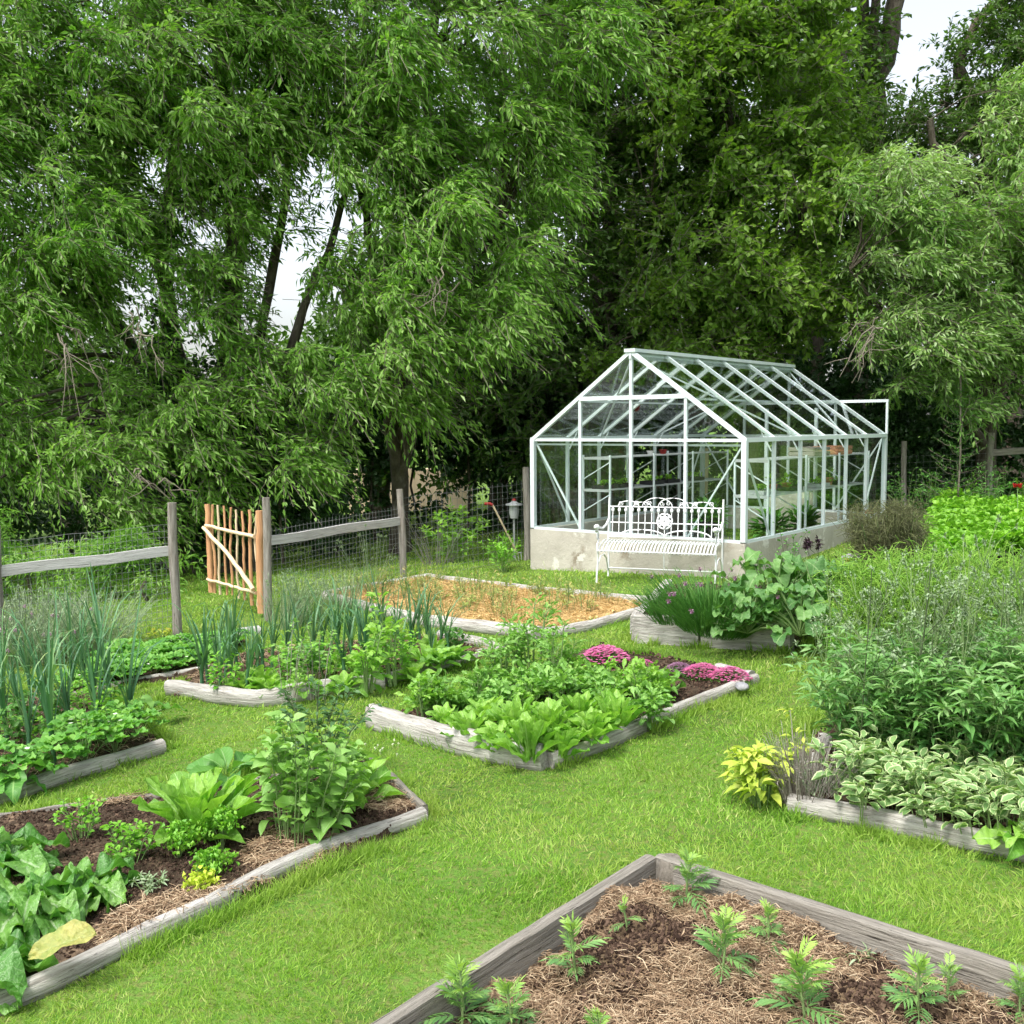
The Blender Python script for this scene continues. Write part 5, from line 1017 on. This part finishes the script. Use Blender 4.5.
# --- bed I and beyond
q, h_, am_, se_ = BEDS['I']; mb = MB(); n = 15000; U_, V_ = rng.random(n), rng.random(n); p = bil(q, U_, V_); k_ = noise(p, .8, 60, 3)
p[:, 2] = g(p[:, 0])+h_+rng.random(n)*(.20+.10*k_)+.08; multi(mb, tpls('round', 3, .3, .2, .05), p, sph(n)+vec(0, 0, .9), (0, 0, 1), .075, .06, np.clip(rng.random(n)*.7+.2*k_, 0, 1))
tag(mb.obj('ground_cover', M['cover']), 'dense bright green leafy cover filling the far right bed', kind='stuff')
pp_ = poppy(.55)
for k, (x, y, lb) in enumerate([(860, 600, 'red poppy in front of the greenhouse end'), (1010, 590, 'red poppy above the bright ground cover'), (1022, 560, 'red poppy at the far right edge below the fence rail'), (848, 655, 'dark red flower beside the squash')]):
    pz = P(x, y); pz = at(x, y, [10.8, 11.5, 12.5, 8.6][k]); pz[2] = g(pz[0]); put(pp_, 'poppy', pz, None, [1.2, 1.4, 1.5, .9][k], lb, 'poppy')
wl = [shrub(16, .8, .35, 14, .08, .03, 'ovate', 'lettD', 'stem', up=.5), shrub(14, .7, .35, 14, .07, .03, 'ovate', 'parsley', 'stem', up=.5)]
for k, (x, Yd) in enumerate([(930, 14.6), (965, 14.8), (1000, 14.9), (1030, 14.6), (905, 15.2), (1060, 14.5), (985, 14.2)]): p = at(x, 520, Yd); p[2] = g(p[0]); put(wl[k % 2], 'wild_shrub', p, None, 1, 'leafy wild growth behind the bright cover along the right fence', 'shrub', 'wild growth along the right fence')
# --- left side
js = [strawb(12, .13, .11), strawb(13, .14, .12, 1)]
q, h_, am_, se_ = BEDS['J']
for k in range(30):
    p = np.array(bil(q, (k % 10+.3+random.random()*.5)/10.3, (k//10+.3+.4*random.random())/3)); p[2] = g(p[0])+h_; put(js[k % 2], 'strawberry_plant', p, None, random.uniform(.9, 1.15), 'low bright strawberry plant filling the narrow bed by the left fence post', 'strawberry', 'strawberry plants in the narrow bed')
put(shrub(12, .12, .09, 10, .03, .018, 'ovate', 'ysage', flowers=('yel', 22, .016)), 'yellow_flower_clump', P(160, 640), None, 1.2, 'small yellow flowering clump at the foot of the left fence post', 'flowers')
lv = [stalks(260, .52, .36, 'lav', .0022, 'lav', 120, .022, base=.2, leafy=(8, .035, .008, 'lav')), stalks(240, .48, .34, 'lav', .0022, 'mauve', 50, .016, base=.2, leafy=(8, .035, .008, 'lav'))]
for k, (x, y, lb) in enumerate([(15, 665, 'grey green catmint bush at the left edge behind the leeks'), (55, 662, 'grey green catmint bush second from the left edge'), (92, 655, 'grey green catmint bush right of the second'), (-25, 655, 'grey green catmint bush cut off by the left edge'), (35, 645, 'grey green catmint bush behind the first two')]): put(lv[k % 2], 'catmint_bush', P(x, y), None, 1.05, lb, 'catmint')
for k, (x, y, lb) in enumerate([(285, 628, 'wispy grey green stalks behind the gate post'), (310, 622, 'wispy grey green stalks right of those by the gate post'), (345, 612, 'wispy stalks before the middle rail')]): put(stalks(110, .5, .2, 'lav', .002, 'lav', 50, .02, base=.14, leafy=(6, .035, .008, 'lav')), 'wispy_stalks', P(x, y), None, [1, 1, .8][k], lb, 'wildflower')
put(stalks(26, .8, .3, 'lav', .002, 'lav', 20, .02, base=.1), 'tall_wispy_stalks', P(370, 600), None, 1, 'very tall wispy stalks left of the middle fence post', 'wildflower')
put(mat_flowers(.07, 60, 'mauve'), 'flower_mat', P(107, 600)+vec(0, .0, .12), None, 1, 'tiny purple flower patch beyond the left fence', 'flowers')
put(shrub(22, .5, .28, 14, .075, .03, 'ovate', 'parsley', up=.5), 'tall_weed', P(503, 572), None, 1, 'bright green tall weed in front of the greenhouse side fence post', 'weed')
put(shrub(18, .42, .25, 16, .06, .03, 'ovate', 'cover', up=.5), 'pale_green_bush', at(455, 560, 14.0)*vec(1, 1, 0)+vec(0, 0, g(-.8)), None, 1.9, 'pale lime bush behind the wire netting', 'bush')
dg = stalks(16, .16, .1, 'fennel', .0016); 
put(stalks(40, .32, .18, 'dead', .0018, base=.1), 'dry_weed', P(432, 578)+vec(0, 1.2, 0), None, 2, 'dry pale weed stalks behind the middle fence post', 'weed')
fx = MB(); c_ = np.array([[0, 0, .03]]); d_ = sph(14); scatter(fx, DIAMOND, np.tile(c_, (14, 1)), d_+vec(0, 0, .3), (0, 0, 1), .012, .008); stems(fx, [[(0, 0, 0), (0, 0, .03)]], [.0012]); fxm = (fx.mesh('clover', M['white']), [])
for k in range(10): put(fxm, 'clover_flower', P(random.gauss(385, 12), random.gauss(752, 4)), None, .75, 'white clover flower in the grass left of the central bed', 'flower', 'clover flowers in the lawn')
TREEQ = 1.0
# =====================================================  TREES
def sprays(mb, tw, C, R, ntw, nl, L, W, droop, wind, crnd, dense=1.0, spread=.7, rise=.25, twr=.004, voids=()):
    m_ = len(C)*ntw; ci = np.repeat(np.arange(len(C)), ntw); c = C[ci]; R_ = R[ci]
    s0 = c+sph(m_)*(R_*.35)[:, None]*vec(1, 1, .8); d = nrm(sph(m_)*vec(1, 1, .75)+vec(0, 0, rise)+wind*.35); Lt = R_*rng.uniform(.55, 1.1, m_)
    def pt(s): return s0+d*(Lt*s)[:, None]+(wind*.35-vec(0, 0, droop))*(Lt*s*s)[:, None]
    k = m_*nl; ti = np.repeat(np.arange(m_), nl); s = np.tile(np.linspace(.12, 1, nl), m_)+rng.uniform(-.04, .04, k)
    pos = s0[ti]+d[ti]*(Lt[ti]*s)[:, None]+(wind*.35-vec(0, 0, droop))*(Lt[ti]*s*s)[:, None]
    T = nrm(d[ti]+(wind*.7-vec(0, 0, 2*droop))*s[:, None]); lat = nrm(np.cross(T, sph(k)))
    dl = T*.75+lat*spread+wind*.35-vec(0, 0, droop*.55); up = vec(0, 0, 1)+rng.normal(0, .55, (k, 3))
    pos = pos+lat*.01
    ok = np.ones(k, bool)
    for (vc, vr) in voids: ok &= np.linalg.norm((pos-vc)/vr, axis=1) > 1+.25*noise(pos[:], .9, 77, 2)
    rv = np.clip(.45*crnd[ci][ti]+.55*rng.random(k)+.0, 0, 1)
    scatter(mb, DIAMOND, pos[ok], dl[ok], up[ok], (L*rng.uniform(.5, 1.3, k))[ok], W*rng.uniform(.8, 1.2, ok.sum()), rv[ok])
    if tw is not None:
        okt = np.ones(m_, bool); p1 = pt(.6)
        for (vc, vr) in voids: okt &= np.linalg.norm((p1-vc)/vr, axis=1) > 1.1
        stems(tw, np.stack([s0, pt(.5), pt(1.0)], 1)[okt], twr, 0, 3)
def clumps(ells, n, r, seed, shell=.6, front=.0):
    r_ = np.random.default_rng(seed); vol = np.array([e[1][0]*e[1][2]+e[1][1]*e[1][2]*.3 for e in ells]); vol /= vol.sum(); C = []
    for (c, rr), f in zip(ells, vol):
        m_ = max(3, int(n*f)); d = nrm(r_.normal(size=(m_, 3))); d[:, 1] -= front; d = nrm(d); q = (shell+(1-shell)*r_.random(m_))
        C.append(np.array(c)+d*q[:, None]*np.array(rr))
    C = np.vstack(C); R = r*r_.uniform(.6, 1.25, len(C)); return C, R, r_.random(len(C))
def eln(Y, *lst):       # (px, py, rx px, rz px, ry m)
    out = []
    for px, py, rx, rz, ry in lst: out.append((at(px, py, Y), (rx*Y/FOC, ry, rz*Y/FOC)))
    return out
def tree(name, label, base, limbs, ells, n, r, leaf, L, W, ntw, nl, droop=.5, wind=(.5, 0, -.1), seed=1, bark='bark', shell=.55, front=.25, bfrac=.5, rise=.25, spread=.7, voids=(), group=None, cat='tree', tw=True, extra=None, minz=.3):
    base = np.array(base, float); root = empty(name, base, label=label, cat=cat, group=group)
    C, R, cr = clumps(ells, n, r, seed, shell, front); k = C[:, 2] > g(C[:, 0])+minz+.0; C, R, cr = C[k], R[k], cr[k]
    mb = MB(); nodes = []
    for li, (pts, r0, r1) in enumerate(limbs):
        pts = np.array(pts, float); t = np.linspace(0, 1, 18); s = np.linspace(0, 1, len(pts)); pp = np.stack([np.interp(t, s, pts[:, a]) for a in range(3)], -1)
        for _ in range(3): pp[1:-1] = (pp[:-2]+2*pp[1:-1]+pp[2:])/4
        rr_ = np.random.default_rng(seed*7+li); pp[1:-1] += rr_.normal(0, r0*.16, (16, 3)); rad_ = r0+(r1-r0)*t**.8
        if li == 0: rad_[0] *= 1.5; rad_[1] *= 1.15
        tube(mb, pp-base, rad_, 10, rough=.10, freq=2.5, seed=seed+li); nodes.append(pp[4:])
    mb.obj('trunk', M[bark], root); nodes = np.vstack(nodes)
    bm = MB(); twm = MB()
    sel = np.random.default_rng(seed).random(len(C)) < bfrac; P_ = []
    Cs = C[sel]
    if len(Cs):
        D = ((Cs[:, None]-nodes[None])**2*vec(1, 1, 1)).sum(-1); D += np.clip(nodes[None, :, 2]-Cs[:, None, 2], 0, 9)**2*1.5; nd = nodes[D.argmin(1)]; t = np.linspace(0, 1, 6)[None, :, None]
        path = nd[:, None]*(1-t)+Cs[:, None]*t; dist = np.linalg.norm(Cs-nd, axis=1); path[:, :, 2] += (np.sin(t[..., 0]*math.pi)*dist[:, None]*.13); path[:, 1:-1] += np.random.default_rng(seed+1).normal(0, .05, (len(Cs), 4, 3))*dist[:, None, None]*.6
        okb = np.ones(len(Cs), bool)
        for (vc, vr) in voids: okb &= (np.linalg.norm((path-vc)/vr, axis=2) > .75).all(1)
        rb = np.clip(dist*.012, .01, .05)[okb]; stems(bm, path[okb]-base, rb[:, None]*np.linspace(1, .3, 6)[None], 0, 5)
        if bm.n:
            for a_ in bm.A: a_[:, 1] *= 3
            bm.obj('branches', M[bark], root)
    fm = MB(); sprays(fm, twm if tw else None, C, R, ntw, nl, L, W, droop, vec(*wind), cr, spread=spread, rise=rise, voids=voids)
    if extra: extra(fm)
    fm.V = [v-base for v in fm.V]; twm.V = [v-base for v in twm.V]
    fm.obj('crown', M[leaf], root, smooth=False)
    if tw and twm.n: twm.obj('twigs', M['twig'], root)
    return root
Q = TREEQ
def G0(px, Y): p = at(px, 500, Y); p[2] = g(p[0])-.05; return p
gapv = [(at(292, 290, 14.5), vec(.30, 3.5, .8)), (at(325, 190, 14.5), vec(.12, 3, .2)), (at(278, 215, 14.5), vec(.12, 3, .3)), (at(162, 175, 14.5), vec(.2, 3, .2)), (at(160, 310, 14.5), vec(.2, 3, .35))]
# T1: many stemmed willow at left
b1 = G0(228, 14.8)
L1 = [([b1, at(232, 420, 14.8), at(228, 330, 14.7), at(236, 250, 14.6), at(225, 100, 14.6), at(215, -60, 14.6)], .24, .10),
      ([b1+vec(.15, 0, .3), at(248, 420, 14.6), at(262, 330, 14.6), at(283, 225, 14.6), at(290, 120, 14.6), at(305, -40, 14.6)], .10, .04),
      ([b1+vec(.4, .1, .2), at(270, 430, 14.7), at(290, 350, 14.6), at(312, 290, 14.6), at(338, 220, 14.5), at(372, 120, 14.4)], .10, .04),
      ([b1+vec(-.2, 0, .3), at(196, 430, 14.9), at(172, 340, 14.9), at(160, 260, 14.8), at(178, 150, 14.8), at(170, 20, 14.8)], .17, .07),
      ([b1+vec(-.3, .1, .3), at(180, 420, 15), at(120, 330, 15), at(70, 240, 14.9), at(40, 140, 14.8)], .14, .05)]
e1 = eln(14.0, (100, 50, 170, 130, 1.9), (40, 200, 110, 130, 1.6), (230, 110, 110, 120, 1.6), (120, 270, 110, 90, 1.5), (50, 370, 90, 90, 1.4), (80, 480, 110, 70, 1.0), (190, 350, 70, 120, .9), (190, 450, 70, 60, .8), (350, 60, 70, 110, 1.5), (-60, 300, 90, 300, 1.5), (240, 400, 60, 60, .8), (150, -150, 320, 120, 2.6), (60, 80, 120, 110, 1.2), (200, 60, 90, 90, 1.2), (130, 170, 90, 80, 1.2), (215, 200, 50, 90, 1.0), (250, 330, 30, 60, .6), (20, 290, 70, 60, 1.0), (345, 320, 30, 60, .5), (295, 90, 70, 110, 1.2), (290, 20, 80, 70, 1.2), (255, 180, 40, 60, .8), (330, 250, 25, 50, .5), (20, 60, 90, 110, 1.2))
tree('willow_tree', 'big willow with several dark stems and drooping wind blown leaves at the left', b1, L1, e1, int(500*Q), .60, 'willow', .118, .035, 26, 15, .5, (.75, 0, -.1), 3, voids=gapv, bark='bark', bfrac=.55)
# T2: willow with bright hanging lobes in the middle
b2 = G0(400, 15.6)
L2 = [([b2, at(400, 430, 15.5), at(404, 330, 15.4), at(420, 200, 15.2), at(430, 60, 15), at(440, -60, 15)], .13, .05), ([b2+vec(0, 0, 1.0), at(420, 380, 15), at(455, 300, 14.6), at(500, 230, 14.3)], .1, .03), ([b2+vec(0, 0, .8), at(385, 360, 15.2), at(372, 250, 15), at(350, 130, 14.8)], .12, .04)]
e2 = eln(13.9, (440, 60, 130, 110, 1.7), (470, 190, 100, 90, 1.5), (500, 300, 52, 62, 1.0), (430, 300, 80, 80, 1.1), (400, 375, 70, 45, .9), (380, 200, 60, 90, 1.2), (300, 420, 45, 50, .7), (340, 370, 40, 40, .8), (575, 70, 60, 70, 1.0), (420, -140, 200, 110, 2.2))
tree('willow_tree', 'willow with bright hanging lobes of leaves left of the greenhouse', b2, L2, e2, int(235*Q), .58, 'willow', .118, .036, 27, 15, .55, (.8, 0, -.15), 5, voids=gapv[:2]+[(at(462, 405, 13.9), vec(.22, 1, .2))], bfrac=.45)
# T3: dark broadleaf behind the greenhouse
b3 = G0(603, 18.2)
L3 = [([b3, at(600, 300, 18.2), at(590, 200, 18.1), at(560, 60, 18), at(548, -80, 18)], .22, .09), ([b3+vec(.1, 0, .5), at(612, 260, 18.1), at(612, 160, 18), at(640, 40, 18), at(652, -90, 18)], .17, .07), ([b3+vec(.2, 0, .5), at(640, 300, 18.2), at(665, 180, 18.2), at(700, 60, 18.2), at(712, -60, 18)], .15, .06)]
e3 = eln(17.6, (620, 60, 110, 110, 1.8), (590, 190, 90, 80, 1.5), (620, 310, 110, 80, 1.3), (540, 400, 80, 80, 1.2), (680, 180, 70, 110, 1.4), (600, -120, 160, 100, 2.0))
tree('broadleaf_tree', 'dark leaved tall tree with bare stems behind the left half of the greenhouse', b3, L3, e3, int(260*Q), .75, 'broadD', .125, .062, 18, 12, .25, (.25, 0, 0), 7, voids=[(at(672, 150, 17.6), vec(.35, 3, .35)), (at(560, 230, 17.6), vec(.25, 2, .3)), (at(700, 265, 17.6), vec(.25, 2.5, .25))], bfrac=.5)
# T4: mid green broadleaf, centre right
b4 = G0(745, 17.2)
L4 = [([b4, at(752, 360, 17.2), at(745, 240, 17.1), at(725, 100, 17), at(700, -60, 17)], .2, .08), ([b4+vec(0, 0, 1.5), at(790, 260, 17), at(830, 130, 16.9), at(850, 20, 16.8)], .13, .05), ([b4+vec(0, 0, 1.6), at(700, 260, 16.8), at(650, 200, 16.6)], .09, .04)]
e4 = eln(16.4, (720, 110, 90, 90, 1.6), (790, 190, 90, 90, 1.5), (700, 260, 80, 70, 1.3), (760, 300, 90, 60, 1.3), (640, 350, 60, 40, .9), (800, 60, 60, 70, 1.2), (720, 20, 80, 80, 1.5), (690, 345, 60, 35, .9), (730, -110, 130, 80, 1.8))
tree('broadleaf_tree', 'fresh green tree with flat leafy tiers behind the right half of the greenhouse', b4, L4, e4, int(300*Q), .62, 'broad', .115, .066, 18, 12, .18, (.3, 0, 0), 9, voids=[(at(690, 165, 16.4), vec(.3, 3, .3)), (at(700, 265, 16.4), vec(.22, 2.5, .22)), (at(850, 60, 16.4), vec(.3, 2, .4))], bfrac=.5, rise=.1, spread=.9)
# T5: pale wind blown ash at the right
b5 = G0(985, 16.2)
L5 = [([b5, at(990, 400, 16.2), at(980, 300, 16), at(960, 200, 15.8), at(930, 120, 15.6)], .16, .05), ([b5+vec(0, 0, 1.2), at(1020, 320, 16), at(1040, 200, 15.8), at(1035, 90, 15.6)], .13, .05), ([b5+vec(0, 0, 1), at(930, 370, 15.6), at(880, 310, 15.2), at(850, 270, 15)], .08, .02)]
e5 = eln(14.8, (960, 210, 90, 60, 1.3), (900, 250, 60, 55, 1.0), (1000, 280, 80, 80, 1.2), (920, 340, 60, 60, .9), (880, 200, 45, 40, .8), (990, 380, 70, 50, 1.0), (1060, 200, 60, 180, 1.2), (1030, 110, 50, 50, .9))
tree('ash_tree', 'pale silvery leaved wind blown tree at the right edge', b5, L5, e5, int(190*Q), .52, 'ashpale', .108, .033, 25, 15, .4, (.75, 0, -.05), 13, bfrac=.6)
# T6: upper right tree with open crown against the sky
b6 = G0(1010, 19.5)
L6 = [([b6, at(1012, 380, 19.5), at(1010, 240, 19.5), at(985, 120, 19.4), at(950, 60, 19.3), at(975, 20, 19.2), at(1015, -5, 19)], .22, .06), ([b6+vec(0, 0, 3), at(1040, 140, 19.4), at(1030, 40, 19.3), at(1005, -60, 19.3)], .15, .05)]
e6 = eln(19, (1000, 80, 60, 50, 1.2), (960, 110, 50, 40, 1.0), (1040, 40, 60, 60, 1.3), (900, 140, 50, 35, 1.0), (1000, 160, 80, 50, 1.3), (985, 30, 25, 20, .6))
tree('broadleaf_tree', 'dull green tree with a bent bare limb against the sky at the upper right', b6, L6, e6, int(130*Q), .6, 'broadD', .12, .055, 14, 12, .2, (.3, 0, 0), 15, bfrac=.7)
# T7: tall bare trunks at top right
b7 = G0(850, 20.5)
L7 = [([b7, at(860, 300, 20.5), at(872, 140, 20.5), at(885, 50, 20.4), at(903, -20, 20.4), at(915, -90, 20.4)], .26, .14), ([b7+vec(0, 0, 4.2), at(866, 80, 20.3), at(862, 10, 20.3), at(860, -80, 20.3)], .16, .1), ([b7+vec(0, 0, 4.8), at(878, 60, 20.2), at(872, 20, 20.1), at(890, -60, 20.1)], .12, .08), ([b7+vec(-.8, 0, .2), at(825, 200, 20.6), at(822, 60, 20.6), at(825, -60, 20.6)], .15, .08)]
e7 = eln(20.2, (800, -60, 100, 60, 1.8), (830, 60, 50, 60, 1.2), (860, 180, 70, 60, 1.4), (780, 150, 80, 120, 1.5), (900, 260, 90, 90, 1.5), (920, -110, 60, 40, 1.2))
tree('tall_tree', 'tall tree whose thick bare trunks rise to the top edge left of the open sky', b7, L7, e7, int(200*Q), .75, 'broadD', .14, .07, 14, 12, .2, (.2, 0, 0), 17, bfrac=.5)
# far background trees closing the view
for k, (px, Y, pyc, rz_p, lf, lb) in enumerate([(380, 21, 330, 110, 'broadD', 'dark tree far behind the two willows'), (500, 22, 200, 260, 'broadD', 'dark tree far behind the bright hanging willow lobes'), (660, 23, 180, 280, 'broadD', 'dark tree far behind the greenhouse ridge'), (790, 23, 260, 190, 'broadD', 'dark tree far behind the right end of the greenhouse'), (960, 22.5, 330, 160, 'broadD', 'dark tree far behind the right fence'), (1110, 22, 250, 220, 'broadD', 'dark tree beyond the right edge'), (70, 22, 400, 100, 'broadD', 'low dark tree far behind the big willow'), (-120, 21, 300, 250, 'broadD', 'dark tree beyond the left edge')]):
    b_ = G0(px, Y); tree('background_tree', lb, b_, [([b_, at(px+5, 350, Y), at(px-5, pyc, Y), at(px+8, pyc-rz_p*.7, Y)], .2, .06)], eln(Y, (px, pyc, 105, rz_p, 1.6), (px-40, pyc+60, 80, rz_p*.6, 1.5), (px+40, 410, 90, 80, 1.5)), int(105*Q), .95, lf, .17, .10, 14, 12, .2, (.2, 0, 0), 30+k, tw=False, bfrac=.3, shell=.45, group='trees far behind')
# understorey: ivy clad stump of T1, hedges
def hedge(name, label, ells, n, r, leaf, L, W, seed, cat='hedge', droop=.2, ntw=16, nl=10, stemsn=10, shell=.6, voids=()):
    C, R, cr = clumps(ells, n, r, seed, shell, .3); k = C[:, 2] > g(C[:, 0])+.05; C, R, cr = C[k], R[k], cr[k]; c0 = C.mean(0); c0[2] = g(c0[0]); root = empty(name, c0, label=label, cat=cat)
    fm = MB(); sprays(fm, None, C, R, ntw, nl, L, W, droop, vec(.1, 0, 0), cr, voids=voids, spread=1.0); fm.V = [v-c0 for v in fm.V]; fm.obj('foliage', M[leaf], root, smooth=False)
    st = MB(); ii = np.random.default_rng(seed).integers(0, len(C), stemsn); e = C[ii]; b_ = e.copy(); b_[:, 2] = g(b_[:, 0])-.05; b_[:, 1] += .1; stems(st, np.stack([b_, (b_+e)/2+rng.normal(0, .08, (stemsn, 3)), e], 1)-c0, .025, 0, 6); st.obj('stems', M['bark'], root); return root
gl_ = [(at(413, 490, 15.5), vec(.6, 9, .36)), (at(446, 512, 15.5), vec(.28, 9, .16))]
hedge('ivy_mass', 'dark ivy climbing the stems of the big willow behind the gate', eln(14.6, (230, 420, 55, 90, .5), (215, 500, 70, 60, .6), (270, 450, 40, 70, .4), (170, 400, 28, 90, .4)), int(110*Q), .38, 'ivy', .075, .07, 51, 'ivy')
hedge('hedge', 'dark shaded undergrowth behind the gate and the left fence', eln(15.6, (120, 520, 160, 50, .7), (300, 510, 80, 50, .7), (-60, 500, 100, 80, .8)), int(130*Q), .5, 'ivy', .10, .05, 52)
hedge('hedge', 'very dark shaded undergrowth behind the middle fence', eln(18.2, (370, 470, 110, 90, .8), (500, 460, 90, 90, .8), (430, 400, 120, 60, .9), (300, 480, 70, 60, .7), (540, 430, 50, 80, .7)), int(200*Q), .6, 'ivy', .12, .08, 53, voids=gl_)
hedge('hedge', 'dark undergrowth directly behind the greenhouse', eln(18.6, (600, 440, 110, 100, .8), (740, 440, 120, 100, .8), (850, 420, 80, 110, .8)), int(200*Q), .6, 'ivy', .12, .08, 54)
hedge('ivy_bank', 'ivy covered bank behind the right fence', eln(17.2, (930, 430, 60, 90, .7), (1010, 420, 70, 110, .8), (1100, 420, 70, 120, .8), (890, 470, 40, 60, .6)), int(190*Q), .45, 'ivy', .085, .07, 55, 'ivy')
hedge('drooping_shrub', 'low drooping willow growth against the left fence', eln(12.6, (60, 575, 90, 30, .5), (140, 570, 60, 40, .4), (-40, 560, 70, 60, .6)), int(60*Q), .42, 'willow', .10, .024, 56, 'shrub', droop=.6)
# feathery sapling at the right
b8 = G0(957, 14.4); st = MB(); lf = MB(); r8 = empty('feathery_sapling', b8, label='slender feathery sapling with pale side twigs between the two right fence posts', cat='sapling')
h8 = 2.15; stems(st, [[vec(0, 0, 0), vec(.03, 0, h8*.5), vec(.0, 0, h8)]], [.014], 0, 6)
for k in range(46):
    z = h8*(.12+.86*k/46); az = k*2.4; L = .62*(1.1-z/h8); e = vec(math.cos(az)*L, math.sin(az)*L*.8, z+L*.45); stems(st, [[vec(.015, 0, z), vec(math.cos(az)*L*.5, math.sin(az)*L*.4, z+L*.12), e]], [.004], 0, 3)
    m_ = 26; t = rng.random(m_); scatter(lf, DIAMOND, vec(.015, 0, z)+(e-vec(.015, 0, z))*t[:, None], sph(m_)+nrm(e[None]-vec(0, 0, z))*1.0, (0, 0, 1), .06, .012)
st.obj('trunk', M['twig'], r8); lf.obj('crown', M['scab'], r8)
# pale dead branches hanging in front of the big willow and the right tree
def deadbranch(p, label, n, dirx, L, seed):
    r_ = np.random.default_rng(seed); mb = MB(); p = np.array(p)
    for k in range(n):
        d = vec(dirx*r_.uniform(.3, 1), r_.normal(0, .2), -r_.uniform(.1, 1)); s = r_.normal(0, .12, 3); t = np.linspace(0, 1, 7)[:, None]; l_ = L*r_.uniform(.5, 1.1)
        pp = s+nrm(d)*l_*t+np.cumsum(r_.normal(0, .035, (7, 3)), 0)+vec(0, 0, .25)*np.sin(t*3)*l_; tube(mb, pp, np.linspace(.013, .004, 7), 5)
        for q in range(3):
            i_ = r_.integers(2, 6); e = pp[i_]+r_.normal(0, .14, 3)*vec(1.2, .6, 1)-vec(0, 0, .12); tube(mb, [pp[i_], (pp[i_]+e)/2+r_.normal(0, .02, 3), e], [.006, .005, .003], 4)
    tag(mb.obj('dead_branch', M['twig'], None, loc=p), label, 'branch')
deadbranch(at(70, 330, 12.3), 'pale bare branch curling out of the willow at the far left', 6, .2, .9, 1)
deadbranch(at(145, 320, 12.2), 'pale bare twigs hanging beside the willow stems', 4, .3, .7, 2)
deadbranch(at(150, 478, 12.2), 'pale bare twigs low behind the gate', 4, .5, .4, 3)
deadbranch(at(870, 330, 14.0), 'bare grey branch hanging behind the greenhouse roof end', 6, -.6, .9, 4)
deadbranch(at(440, 270, 12.6), 'thin bare twigs inside the bright willow lobes', 4, -.3, .5, 5)
# pale earth slope glimpsed through the gap under the trees
mb = MB(); c = at(418, 492, 24); box(mb, (-1.6, -.25, -1.6), (1.3, .25, .55)); tag(mb.obj('sandy_wall', surfmat('sandy_wall', [(.62, .48, .33), (.75, .62, .46)], 3, (1, 1, 1), 'obj', bump=.4), None, smooth=False, loc=c), 'pale sandy wall glimpsed through the gap under the dark trees', 'wall')
